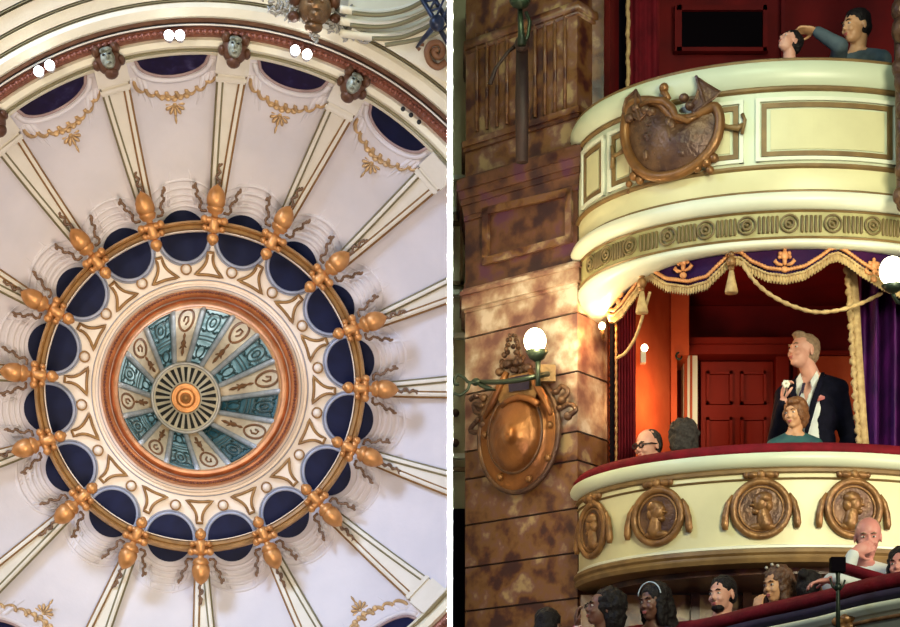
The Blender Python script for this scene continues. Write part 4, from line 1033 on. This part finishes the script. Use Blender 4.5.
mb.grid(rows); mb.grid([[p+Vector((0, .02, 0)) for p in r] for r in rows]); mb.build('velvet', M['purple'], t)
def alongv(dz, off, r, m, name, mod=0):
    mb = MB(); A = [ang[0]+(ang[-1]-ang[0])*i/500 for i in range(501)]
    mb.tube([EP(VX+off, VY+off, a, vz(a)+dz) for a in A], [r*(1+mod*math.sin(i*1.9)) for i in range(501)], 6, up=(0, 0, 1), flat=1)
    return mb.build(name, m, t)
alongv(.030, .018, .012, M['braid'], 'upper_braid', .2); alongv(-.004, .018, .008, M['fringe'], 'lower_braid', .3)
mb = MB(); N_ = 420
rows = []
for i in range(N_):
    a = ang[0]+(ang[-1]-ang[0])*i/N_; o_ = .012+.010*math.sin(i*2.1); rows.append([EP(VX+o_, VY+o_, a, vz(a)-.004), EP(VX+o_*1.3, VY+o_*1.3, a, vz(a)-.03), EP(VX+o_, VY+o_, a, vz(a)-.052-.012*math.sin(i*2.1+1))])
mb.grid(rows); mb.build('fringe', M['fringe'], t)
for (u, v) in ((622, 295), (685, 268), (784.5, 262), (872, 272)):
    mb = MB(); a = vdeg(u); p = EP(VX+.02, VY+.02, a, 0); z0 = (890-v)*p.y/F; q = Vector((p.x, p.y, Z(z0))); tx = (EP(VX, VY, a+1, 0)-EP(VX, VY, a-1, 0)).normalized()
    f2 = lambda x, y: q+tx*x+Vector((0, 0, y))
    mb.ell(f2(0, .04), (.026, .012, .030)); mb.ell(f2(0, .005), (.014, .012, .026)); mb.ell(f2(0, -.045), (.022, .012, .02))
    for s in (-1, 1):
        mb.tube([f2(s*.012, -.018), f2(s*.04, -.012), f2(s*.058, .006), f2(s*.05, .018)], [.008, .012, .012, .006], 6)
        mb.ell(f2(s*.026, .052), (.014, .010, .014)); mb.ell(f2(s*.03, .03), (.012, .01, .012))
    mb.ell(f2(0, .074), (.012, .01, .014)); mb.build('fleur_emblem', M['braid'], t)
# tassels
for (u, v, n_) in ((648, 283, 'left'), (733.5, 262, 'middle')):
    a = vdeg(u); p = EP(VX+.05, VY+.05, a, 0); q = Vector((p.x, p.y, EYE+(890-v)*p.y/F))
    t2 = thing('tassel', 'gold tassel hanging from the %s peak of the purple pelmet' % n_, 'tassel', q-Vector((0, 0, .2)), None, 'pelmet tassels')
    mb = MB(); mb.ell(q, (.030, .03, .034)); mb.ell(q+Vector((0, 0, .045)), (.02, .02, .02)); mb.ell(q-Vector((0, 0, .04)), (.018, .018, .018)); mb.build('knot', M['medal'], t2)
    mb = MB(); mb.lathe([(0, 0), (.014, 0), (.026, -.06), (.040, -.125), (.038, -.135), (0, -.13)], 16, c=q-Vector((0, 0, .055))); mb.build('skirt', M['fringe'], t2)
mb = MB(); q = smooth_poly([P(x, y, yy) for x, y, yy in ((742, 262, 11.5), (752, 278, 11.48), (768, 293, 11.46), (790, 305, 11.45), (815, 312, 11.45), (840, 310, 11.5), (862, 303, 11.6), (882, 293, 11.7))], 8)
mb.tube(q, [.012+.003*math.sin(i*2) for i in range(len(q))], 7); tag(mb.build('rope_swag', M['fringe']), 'long cream rope looping from the middle tassel to the right', 'rope', 'ropes below the pelmet')
mb = MB(); q = smooth_poly([P(x, y, yy) for x, y, yy in ((650, 292, 11.9), (644, 312, 12.0), (636, 336, 12.15), (626, 352, 12.3), (617, 358, 12.4))], 8)
mb.tube(q, .010, 7); tag(mb.build('rope_swag', M['fringe']), 'thin rope slanting from the left tassel down to the red curtain', 'rope', 'ropes below the pelmet')
# ---- curtains and vertical gold trims of the lower box
mb = MB(); rows = []
for j in range(40):
    u = 614+j*.56; y = 12.62+.02*math.sin(j*1.2); rows.append([Vector((P(u, 0, 12.62).x, y, Z(z))) for z in (1.98, 2.6, 3.2, 4.1)])
mb.grid(rows); mb.grid([[p+Vector((0, .02, 0)) for p in r] for r in rows]); tag(mb.build('side_curtain', M['curtain_red']), 'dark crimson curtain at the left side of the lower box', 'curtain')
t = thing('curtain_trim', 'dark vertical band with gold fringe along the left curtain of the lower box', 'trim', P(613, 470, 12.5))
mb = MB(); mb.tube([P(612.0+.6*math.sin(v), v, 12.5) for v in range(322, 478, 3)], .016, 7); mb.build('dark_band', M['darkvoid'], t)
mb = MB(); mb.tube([P(616.2, v, 12.5) for v in range(324, 470, 2)], [.005+.008*abs(math.sin(i*.8)) for i in range(73)], 6); mb.build('gold_fringe', M['medal'], t)
t = thing('curtain_trim', 'broad pale gold fringed band between standing man and purple curtain', 'trim', P(856, 455, 11.75))
def rt(v): return table([(270, 848), (300, 850.5), (360, 854), (420, 858), (455, 861)], v)
mb = MB(); mb.grid([[P(rt(v)+x, v, 11.75+y) for x, y in ((0, 0), (5, -.01), (9, 0), (9, .02), (0, .02))] for v in range(262, 470, 8)], False, True, True); mb.build('band', M['fringe'], t)
mb = MB()
mb.tube([P(rt(v)-1.0+.8*math.sin(v*.9), v, 11.73) for v in [264+i*2 for i in range(98)]], [.008+.014*abs(math.sin(i*.55)) for i in range(98)], 7); mb.build('tufts', M['fringe'], t)
mb = MB(); rows = []
for j in range(70):
    u = 861+j*1.1; y = 12.0+.10*math.sin(j*.42)+.03*math.sin(j*1.1); rows.append([Vector((P(u, 0, 12.0).x, y+.02*math.sin(z), Z(z))) for z in (1.98, 2.6, 3.2, 4.1)])
mb.grid(rows); mb.grid([[p+Vector((0, .02, 0)) for p in r] for r in rows]); tag(mb.build('purple_curtain', M['purple_curtain']), 'purple velvet curtain in folds at the right side of the lower box', 'curtain')
# carved figure strip at the right edge by the upper box
t = thing('carved_herm', 'brown carved pillar ornament cut by the right edge beside the upper box', 'carving', P(899, 210, 11.3))
mb = MB()
for (x, y, r_) in ((897, 10, .06), (899, 30, .07), (896, 68, .05), (900, 82, .06), (895, 76, .03), (900, 110, .05), (900, 140, .045), (899, 170, .05), (896, 196, .045), (900, 200, .05)): mb.ell(P(x+4, y, 11.3), (r_, r_, r_*1.2))
mb.cap(P(904, -30, 11.35), P(904, 205, 11.35), .06, .045); mb.build('herm_body', M['crest'], t)
mb = MB(); mb.box(P(905, 0, 12.4), (.12, .1, 1.0)); tag(mb.build('dark_drape', M['dark_cloth'], smooth=False), 'dark blue drape at the right edge of the upper box', 'drape')
# ---- near tier rail and front at the bottom right
def NR(u, v, Y): return P(u, v, Y)
t = thing('tier_parapet', 'red velvet rail and cream front of the nearer tier at the lower right', 'parapet', P(830, 640, 10.3))
path = [(560, 648, 12.1), (640, 634, 11.8), (700, 629, 11.2), (760, 615, 10.75), (820, 602, 10.35), (870, 589, 10.0), (920, 579, 9.7)]
base = [P(*p) for p in path]; zc = 1.6
base = smooth_poly(base, 5)
def swp(mb, prof):
    rows = []
    for i, p in enumerate(base):
        tt = (base[min(i+1, len(base)-1)]-base[max(i-1, 0)]); tt.z = 0; tt.normalize(); nn = Vector((tt.y, -tt.x, 0))
        if nn.y > 0: nn = -nn
        rows.append([p+nn*d+Vector((0, 0, h)) for d, h in prof])
    mb.grid(rows, False, True, True)
mb = MB(); swp(mb, [(.0, -.03), (.05, -.02), (.06, .02), (.02, .055), (-.06, .06), (-.12, .03), (-.12, -.03)]); mb.build('velvet_rail', M['velvet'], t)
mb = MB(); swp(mb, [(.0, -.03), (.05, -.032), (.05, -.07), (.03, -.075), (.03, -.085), (-.05, -.085)]); mb.build('dark_cornice', M['dark_cloth'], t)
mb = MB(); swp(mb, [(.03, -.085), (.055, -.09), (.055, -.12), (.02, -.135), (.01, -.9), (-.05, -.9), (-.05, -.085)]); mb.build('front', M['balcony_pale'], t)
mb = MB(); swp(mb, [(.02, -.16), (.035, -.165), (.03, -.185), (.01, -.18)]); mb.build('gilt_line', M['medal'], t)
mb = MB(); 
for (x, y) in ((838, 622), (846, 619), (853, 617), (842, 628), (850, 627)): mb.ell(P(x, y, 10.1), (.035, .03, .028))
mb.build('gilt_leaf', M['medal'], t)
t = thing('red_seat_rail', 'short dark red velvet ledge sloping down in front of the white-shirted man', 'ledge', P(868, 575, 10.35))
mb = MB(); mb.grid([[P(x, y, Y_)+Vector((0, dy, dz)) for dy, dz in ((0, .025), (-.03, .0), (0, -.03), (.05, -.03), (.05, .025))] for x, y, Y_ in ((842, 566, 10.2), (862, 572, 10.1), (886, 579, 10.0), (905, 584, 9.95))], False, True, True)
mb.build('cushion', M['velvet'], t)
t = thing('iron_lamp_post', 'slim green black iron stand with square top rising from the tier rail', 'lamp post', P(838, 640, 9.9))
mb = MB(); mb.tube([P(838, y, 9.9) for y in (650, 600, 576, 570)], [.014, .011, .011, .016], 8); mb.tube([P(838, y, 9.9) for y in (590, 587, 584)], .019, 8); mb.build('post', M['iron'], t)
mb = MB(); mb.box(P(837.5, 565, 9.9), (.075, .06, .075)); mb.build('square_top', M['darkvoid'], t, smooth=False)
mb = MB(); mb.tube([P(x, y, 9.9) for x, y in ((838, 592), (832, 586), (830, 578))], .006, 6); mb.tube([P(x, y, 9.9) for x, y in ((838, 592), (843, 586), (845, 580))], .006, 6); mb.build('side_arms', M['iron'], t)
# ================================================================= PEOPLE
def remeshed(mb, name, m, vox, smooth_it=3, parent=None, noise_amp=0, noise_s=20, cut=None):
    me = mb.mesh(name+'_src', m, True)
    o = bpy.data.objects.new('tmp', me); COL.objects.link(o)
    md = o.modifiers.new('r', 'REMESH'); md.mode = 'VOXEL'; md.voxel_size = vox; md.adaptivity = 0
    sm = o.modifiers.new('s', 'SMOOTH'); sm.factor = .5; sm.iterations = smooth_it
    dg = bpy.context.evaluated_depsgraph_get(); dg.update()
    me2 = bpy.data.meshes.new_from_object(o.evaluated_get(dg)); me2.name = name
    bpy.data.objects.remove(o); bpy.data.meshes.remove(me)
    if cut:
        bm = bmesh.new(); bm.from_mesh(me2); dl = [v for v in bm.verts if cut(v.co)]; bmesh.ops.delete(bm, geom=dl, context='VERTS'); bm.to_mesh(me2); bm.free()
    if noise_amp:
        nn = [v.normal.copy() for v in me2.vertices]
        for v, n in zip(me2.vertices, nn): v.co += n*noise.noise(v.co*noise_s)*noise_amp
    me2.polygons.foreach_set('use_smooth', [True]*len(me2.polygons))
    if not me2.materials: me2.materials.append(m)
    return link(name, me2, parent)
def hand(mb, wrist, d, n, s=1.0, curl=.5):      # palm along d, palm side n; five fingers
    d = Vector(d).normalized(); n = Vector(n); n = (n-d*n.dot(d)).normalized(); sd = d.cross(n)
    wrist = Vector(wrist)
    Rm = Matrix((sd, d, n)).transposed()
    mb.ell(wrist+d*.045*s, (.040*s, .052*s, .017*s), R=Rm)
    for i, (o, L) in enumerate(((-.030, .070), (-.010, .080), (.011, .075), (.030, .058))):
        b = wrist+d*.082*s+sd*o*s; c = curl*1.2
        d1 = (d*math.cos(c*.4)+n*math.sin(c*.4)).normalized(); d2 = (d*math.cos(c*1.2)+n*math.sin(c*1.2)).normalized(); d3 = (d*math.cos(c*2)+n*math.sin(c*2)).normalized()
        p1 = b+d1*L*.45*s; p2 = p1+d2*L*.32*s; p3 = p2+d3*L*.23*s
        mb.cap(b-d*.015*s, p1, .0095*s, .0088*s, 8); mb.cap(p1, p2, .0088*s, .008*s, 8); mb.cap(p2, p3, .008*s, .0065*s, 8)
    b = wrist+d*.025*s-sd*.030*s; p1 = b+(d*.6-sd*.8+n*.3).normalized()*.038*s; p2 = p1+(d*.9-sd*.3+n*.5).normalized()*.030*s
    mb.cap(b, p1, .013*s, .011*s, 8); mb.cap(p1, p2, .0105*s, .008*s, 8)
def person(label, u, v, Y, yaw, skin, hair, hcol, cloth, scale=1.0, pitch=0, roll=0, body_yaw=None, arms=None, floor=None, stand=False, group=None, lean=(0, 0), extra=None, female=False, leg_yaw=None, reach=.40, name='person'):
    """u, v: where the head centre shows; yaw: 0 faces the viewer, -90 faces left"""
    hc = P(u, v, Y); S = scale
    if body_yaw is None: body_yaw = yaw*.6
    if floor is None: floor = Z(.55)
    Rh = Matrix.Rotation(rad(yaw), 3, 'Z') @ Matrix.Rotation(rad(roll), 3, 'Y') @ Matrix.Rotation(rad(pitch), 3, 'X')
    Rb = Matrix.Rotation(rad(body_yaw), 3, 'Z')
    H = lambda x, y, z: hc+Rh @ (Vector((x, y, z))*S)
    nb = hc+Rh @ Vector((0, .03, -.06))*S                     # skull base
    lz = Vector((lean[0], lean[1], 0))
    sh = hc+Vector((0, .03, 0))*S+lz*S+Vector((0, 0, -.198))*S  # between the shoulders
    B = lambda x, y, z: sh+Rb @ (Vector((x, y, z))*S)
    t = thing('person', label, 'person', (sh.x, sh.y, floor), None, group)
    mb = MB()
    E = lambda c, r: mb.ell(H(*c), tuple(x*S for x in r), R=Rh, seg=20, rings=14)
    E((0, .012, .030), (.075, .094, .084)); E((0, -.028, -.02), (.060, .066, .090)); E((0, -.052, -.083), (.032, .032, .026)); E((0, -.02, -.06), (.052, .055, .045))
    E((0, -.098, -.022), (.012, .018, .015)); E((0, -.088, .002), (.0085, .013, .03)); E((0, -.080, .024), (.046, .016, .010))
    for s in (-1, 1):
        E((s*.032, -.070, -.030), (.022, .022, .022)); E((s*.076, .012, -.008), (.007, .017, .029)); E((s*.010, -.093, -.028), (.008, .010, .008))
    E((0, -.088, -.056), (.021, .010, .006)); E((0, -.086, -.066), (.017, .010, .006))
    mb.cap(nb, sh+Vector((0, 0, .06))*S, .052*S, .058*S, 16)
    sw = .15 if female else .175
    mb.cap(B(-sw, .01, -.045), B(sw, .01, -.045), .060*S, .060*S, 14)
    mb.cap(sh+Vector((0, 0, .05))*S, B(-sw*.8, .0, -.03), .05*S, .05*S); mb.cap(sh+Vector((0, 0, .05))*S, B(sw*.8, .0, -.03), .05*S, .05*S)
    mb.ell(B(0, .01, -.20), (.155*S, .105*S, .20*S), R=Rb); mb.ell(B(0, .015, -.38), (.14*S, .105*S, .16*S), R=Rb); mb.ell(B(0, .02, -.50), (.155*S, .115*S, .11*S), R=Rb)
    if arms is None: arms = [None, None]
    AJ = []
    for s, arm in zip((-1, 1), arms):
        a0 = B(s*sw, .01, -.05)
        if arm is None: el = B(s*(sw+.05), .02, -.33); wr = B(s*(sw-.02), -.20, -.42); nd = None
        else: el = hc+Vector(arm[0])*S; wr = hc+Vector(arm[1])*S
        AJ.append((a0, el, wr))
        mb.cap(a0, el, .050*S, .038*S); mb.cap(el, wr, .038*S, .026*S)
        hd = arm[2] if arm and len(arm) > 2 else (wr-el)
        hn = arm[3] if arm and len(arm) > 3 else (0, 0, -1)
        if abs(Vector(hd).normalized().dot(Vector(hn).normalized())) > .95: hn = (0, -1, .1)
        hand(mb, wr, hd, hn, S, arm[4] if arm and len(arm) > 4 else .5)
    LJ = []
    for s in (-1, 1):
        h0 = B(s*.085, .02, -.52)
        if stand: kn = B(s*.09, .0, -.95); kn.z = lerp(h0.z, floor, .52); an = B(s*.09, .03, -1.3); an.z = floor+.07
        else: kn = h0+Matrix.Rotation(rad(body_yaw if leg_yaw is None else leg_yaw), 3, 'Z') @ Vector((s*.02, -reach*S, -.02)); an = Vector((kn.x, kn.y+.02, floor+.07))
        LJ.append((h0, kn, an)); mb.cap(h0, kn, .082*S, .055*S); mb.cap(kn, an, .055*S, .036*S); f = Rb @ Vector((0, -.14, -.035)); mb.cap(an+Vector((0, 0, -.03)), an+f, .036*S, .028*S)
    tag(remeshed(mb, 'body', skin, .0058*S, 2, t))
    # eyes, brows, lips
    for s in (-1, 1):
        mb = MB(); mb.ell(H(s*.030, -.0815, .004), (.0125*S, .0085*S, .0065*S), R=Rh); e = mb.build('eye', M['eye'], t)
        mb = MB(); mb.ell(H(s*.030, -.0885, .004), (.0055*S, .003*S, .0058*S), R=Rh); q = mb.build('iris', M['pupil'], t)
        mb = MB(); mb.tube([H(s*.014, -.094, .022), H(s*.030, -.095, .028), H(s*.046, -.084, .023)], [.003*S, .0045*S, .003*S], 6); mb.build('eyebrow', hcol, t)
    mb = MB(); mb.ell(H(0, -.0945, -.057), (.020*S, .006*S, .0045*S), R=Rh); mb.ell(H(0, -.0935, -.0655), (.016*S, .006*S, .005*S), R=Rh); mb.build('lips', M['lip'], t)
    # hair
    if hair:
        mb = MB(); G = lambda c, r: mb.ell(H(*c), tuple(x*S for x in r), R=Rh, seg=18, rings=12)
        na, ns = .006, 40
        if hair == 'short': G((0, .021, .048), (.082, .097, .083)); G((0, .045, .0), (.079, .072, .075))
        elif hair == 'quiff': G((0, .026, .046), (.080, .094, .080)); G((0, .050, .0), (.078, .066, .072)); G((0, -.045, .098), (.052, .045, .026))
        elif hair == 'thin': G((0, .030, .036), (.079, .090, .080)); G((0, .055, -.005), (.076, .055, .062))
        elif hair == 'bob': G((0, .024, .048), (.090, .104, .090)); G((0, .050, -.02), (.090, .075, .10)); G((.062, -.005, .0), (.028, .055, .06)); G((-.062, -.005, .0), (.028, .055, .06)); G((.02, -.06, .085), (.055, .04, .028))
        elif hair == 'afro': G((0, .05, .035), (.115, .115, .12)); G((0, .08, -.04), (.11, .09, .11)); na, ns = .016, 30
        elif hair == 'long': G((0, .028, .045), (.092, .105, .092)); G((0, .07, -.06), (.10, .08, .15)); G((0, .09, -.17), (.11, .07, .13)); G((.065, .0, -.05), (.03, .05, .11)); G((-.065, .0, -.05), (.03, .05, .11)); na = .010
        elif hair == 'bun': G((0, .026, .046), (.086, .10, .086)); G((0, .06, .0), (.08, .07, .08)); G((0, .11, .09), (.04, .04, .04))
        if hair != 'x': remeshed(mb, 'hair', hcol, .008*S, 2, t, na, ns)
    # clothing
    if cloth is not None:
        mb = MB(); g = .014
        mb.cap(B(-sw, .01, -.050), B(sw, .01, -.050), (.060+g)*S, (.060+g)*S, 14)
        mb.cap(sh+Vector((0, .012, .032))*S, B(-sw*.85, .01, -.035), .060*S, .070*S); mb.cap(sh+Vector((0, .012, .032))*S, B(sw*.85, .01, -.035), .060*S, .070*S)
        mb.ell(B(0, .012, -.20), ((.165+g)*S, (.105+g)*S, .21*S), R=Rb); mb.ell(B(0, .015, -.38), ((.15+g)*S, (.105+g)*S, .18*S), R=Rb); mb.ell(B(0, .02, -.52), ((.165+g)*S, (.12+g)*S, .12*S), R=Rb)
        for a0, el, wr in AJ: w2 = el+(wr-el)*.92; mb.cap(a0, el, (.052+g)*S, (.042+g)*S); mb.cap(el, w2, (.042+g)*S, (.030+g*.6)*S)
        jk = extra == 'jacket'
        cutf = None
        if jk:
            fwd = Rb @ Vector((0, -1, 0)); sd = Rb @ Vector((1, 0, 0))
            def cutf(p):
                q = p-sh; f = q.dot(fwd); x = q.dot(sd); zz = q.z/S
                return f > .02 and zz < .12 and zz > -.42 and abs(x) < .085*S*(1-(-zz)/.46)
        remeshed(mb, 'jacket' if jk else 'top', cloth, .009*S, 3, t, .003, 14, cut=cutf)
        mb = MB()
        for h0, kn, an in LJ: mb.cap(h0, kn, .092*S, .066*S); mb.cap(kn, an+Vector((0, 0, .02)), .066*S, .05*S)
        mb.ell(B(0, .02, -.53), (.168*S, .128*S, .10*S), R=Rb); remeshed(mb, 'trousers', M['suit'], .012*S, 2, t)
        mb = MB()
        for h0, kn, an in LJ: f = Rb @ Vector((0, -.15, -.03)); mb.cap(an+Vector((0, 0, -.03)), an+f, .040*S, .034*S)
        remeshed(mb, 'shoes', M['darkvoid'], .012*S, 1, t)
        if jk:
            mb = MB(); g = .006
            mb.cap(B(-sw*.5, .0, -.045), B(sw*.5, .0, -.045), .062*S, .062*S); mb.cap(sh+Vector((0, 0, .045))*S, B(-sw*.5, .0, -.03), .058*S, .055*S); mb.cap(sh+Vector((0, 0, .045))*S, B(sw*.5, .0, -.03), .058*S, .055*S)
            mb.ell(B(0, -.004, -.20), (.140*S, .110*S, .19*S), R=Rb); mb.ell(B(0, .0, -.38), (.13*S, .110*S, .17*S), R=Rb)
            fwd = Rb @ Vector((0, -1, 0)); sd = Rb @ Vector((1, 0, 0))
            remeshed(mb, 'shirt', M['shirt'], .008*S, 2, t, .003, 18, cut=lambda p: (p-sh).dot(fwd) > 0 and abs((p-sh).dot(sd)) < .030*S*(1+((p-sh).z/S)/.14) and (p-sh).z/S > -.14)
            mb = MB()
            for s in (-1, 1):
                pts = [B(s*.055, -.045, .075), B(s*.075, -.07, .03), B(s*.05, -.135, -.055), B(s*.028, -.095, .0)]
                mb.add(pts+[p+Vector((0, .02, 0)) for p in pts], [(0,1,2,3),(4,5,6,7),(0,1,5,4),(1,2,6,5),(2,3,7,6),(3,0,4,7)])
            mb.build('collar', M['shirt'], t, smooth=False)
            mb = MB()
            for s in (-1, 1): mb.tube([B(s*.085, -.02, .06), B(s*.088, -.105, -.04), B(s*.062, -.145, -.16), B(s*.025, -.145, -.30), B(0, -.14, -.40)], [.014*S, .020*S, .022*S, .016*S, .01*S], 8, flat=.5)
            mb.build('lapels', cloth, t)
    return t, hc, H, B
# standing man in the lower box
bf = Z(1.975)
t, hc, H, B = person('tall man standing in dark jacket and open white shirt, looking up', 803, 352, 12.15, -60, M['skin_pink'], 'quiff', M['hair_grey'], M['suit'], .99, pitch=-8, body_yaw=-28, floor=bf, stand=True, female=False, extra='jacket', lean=(.06, .02),
    arms=[((-.19, -.08, -.60), (-.165, -.22, -.37), (.05, -.1, 1), (.9, .2, 0), .9), ((.30, .02, -.56), (.20, -.12, -.74), (-.5, -.4, -.5), (-1, 0, 0), .5)])
mb = MB(); mb.add([B(.065, -.125, -.135), B(.125, -.105, -.115), B(.12, -.112, -.135), B(.07, -.130, -.150), B(.1, -.118, -.105)], [(0, 3, 2, 1), (0, 1, 4)]); mb.grid([[B(.065+i*.02, -.128+i*.008, -.135+i*.006), B(.065+i*.02, -.132+i*.008, -.150+i*.006)] for i in range(4)]); mb.build('pocket_square', M['lip'], t)
mb = MB(); mb.tube([B(-.01, -.13, -.02), B(-.02, -.155, -.09), B(-.05, -.165, -.15)], .006, 6); mb.tube([B(.0, -.13, -.02), B(-.005, -.16, -.09)], .006, 6); mb.build('loose_tie', M['dark_cloth'], t)
# flower / glass held at the chest
g = thing('small_flower', 'pale green and yellow flower held up by the standing man', 'flower', P(784.5, 392, 11.78)); mb = MB()
mb.tube([P(784, 396, 11.82), P(786, 390, 11.82), P(786, 386, 11.82)], .005, 6); mb.build('stem', M['iron'], g)
mb = MB()
for j in range(6): mb.ell(P(786+2.4*math.cos(j*1.05), 384+2.4*math.sin(j*1.05), 11.82), (.012, .012, .012), seg=8, rings=6)
mb.build('petals', M['balcony_white'], g)
# seated woman in green
person('seated woman in dark teal top with ginger hair, in front of standing man', 795, 414, 11.75, -38, M['skin_warm'], 'bob', M['hair_ginger'], M['teal_cloth'], .80, pitch=6, body_yaw=-10, floor=bf, female=True, leg_yaw=-100, reach=.32)
# two heads at the left of the lower box
t, hc, H, B = person('balding man with dark glasses, only head above the red rail', 648, 446, 12.2, -50, M['skin_pink'], 'thin', M['hair_darkgrey'], M['dark_cloth'], .92, pitch=10, floor=bf, leg_yaw=120, reach=.3)
mb = MB()
for s in (-1, 1): mb.tube([H(s*.032+.022*math.cos(b), -.100, .004+.016*math.sin(b)) for b in [i*.63 for i in range(10)]], .0045, 6, closed=True)
mb.tube([H(-.012, -.104, .006), H(.012, -.104, .006)], .004, 6)
for s in (-1, 1): mb.tube([H(s*.054, -.098, .008), H(s*.075, -.04, .008), H(s*.08, .01, .002)], .0045, 6)
mb.build('glasses', M['pupil'], t)
person('person with dark grey hair seen from behind at the lower box rail', 684, 440, 12.1, 170, M['skin_pink'], 'afro', M['hair_darkgrey'], M['dark_cloth'], .84, floor=bf, leg_yaw=170)
# upper box
uf = Z(4.34)
person('child with upturned face behind the upper box rail', 790, 43, 11.75, -62, M['skin_pink'], 'short', M['hair_black'], M['dark_cloth'], .70, pitch=-32, floor=uf, female=True, leg_yaw=170, reach=.3)
person('dark-haired man in dark green sweater reaching left in the upper box', 856, 27, 11.9, -62, M['skin_warm'], 'short', M['hair_black'], M['blue_cloth'], .92, pitch=4, body_yaw=-40, floor=uf, lean=(.02, .03), leg_yaw=-110, reach=.35,
    arms=[((-.14, -.16, -.20), (-.30, -.14, -.09), (-1, 0, .1), (0, -.3, -1), .4), None])
# row of listeners below
nf = Z(.52)
person('dark-haired person low at the bottom left, only hair showing', 549, 628, 11.2, 150, M['skin_dark'], 'short', M['hair_black'], M['dark_cloth'], .92, floor=nf)
t, hc, H, B = person('woman in profile with thick black curls and glasses, lower left', 602, 609, 11.3, -74, M['skin_dark'], 'afro', M['hair_black'], M['check_cloth'], .92, pitch=-8, floor=nf, female=True, arms=[((-.16, -.12, -.32), (-.17, -.14, -.14), (-.1, 0, 1), (1, 0, 0), .7), None])
mb = MB(); mb.tube([H(s_*.034+.020*math.cos(b), -.100, .004+.015*math.sin(b)) for s_ in (-1,) for b in [i*.63 for i in range(10)]], .004, 6, closed=True); mb.tube([H(-.054, -.098, .008), H(-.08, .01, .002)], .004, 6); mb.build('glasses', M['pupil'], t)
t, hc, H, B = person('long-haired dark woman with pale headband beside the black-curled woman', 654, 603, 11.35, -48, M['skin_dark'], 'long', M['hair_black'], M['dark_cloth'], .95, pitch=4, floor=nf, female=True)
mb = MB(); mb.tube([H(.094*math.sin(b), -.040, .045+.085*math.cos(b)) for b in [-1.5+i*.25 for i in range(13)]], .004, 6); mb.build('headband', M['pale_cloth'], t)
t, hc, H, B = person('bearded man with short black hair looking left', 722, 595, 11.25, -42, M['skin_pink'], 'short', M['hair_black'], M['dark_cloth'], .92, pitch=2, floor=nf)
mb = MB(); mb.ell(H(0, -.048, -.088), (.040, .042, .026), R=None); mb.ell(H(0, -.096, -.047), (.022, .008, .005)); remeshed(mb, 'beard', M['hair_black'], .006, 1, t, .003, 60)
t, hc, H, B = person('brown-haired woman in plum top with sparkling hair clips', 777, 585, 11.0, -52, M['skin_warm'], 'long', M['hair_brown'], M['plum_cloth'], .88, pitch=8, floor=nf, female=True, arms=[((-.16, -.10, -.34), (-.155, -.16, -.225), (.05, 0, 1), (.6, .6, 0), .5), None])
mb = MB()
for (x, z_) in ((-.05, .12), (.0, .135), (.05, .12)): mb.ell(H(x, -.03, z_), (.010, .010, .010), seg=8, rings=6)
mb.build('hair_clips', M['silver'], t)
person('dark-haired person with pale blue scarf between plum-topped woman and white-shirted man', 812, 590, 10.9, 140, M['skin_warm'], 'bun', M['hair_black'], M['pale_cloth'], .86, floor=nf, female=True)
person('balding man in white shirt resting his chin on one hand', 868, 537, 10.6, -10, M['skin_red'], 'thin', M['hair_grey'], M['shirt'], .95, pitch=12, body_yaw=-30, floor=nf, lean=(-.02, .04), leg_yaw=90,
    arms=[((-.19, -.14, -.33), (-.115, -.15, -.115), (.8, -.05, .30), (.2, 1, 0), .7), ((.10, -.22, -.30), (-.26, -.22, -.29), (-1, 0, -.1), (0, 0, -1), .5)])
person('dark red-haired person cut by the right edge beside the white shirt', 901, 566, 10.3, -30, M['skin_red'], 'long', M['hair_black'], M['plum_cloth'], .84, floor=nf, female=True)
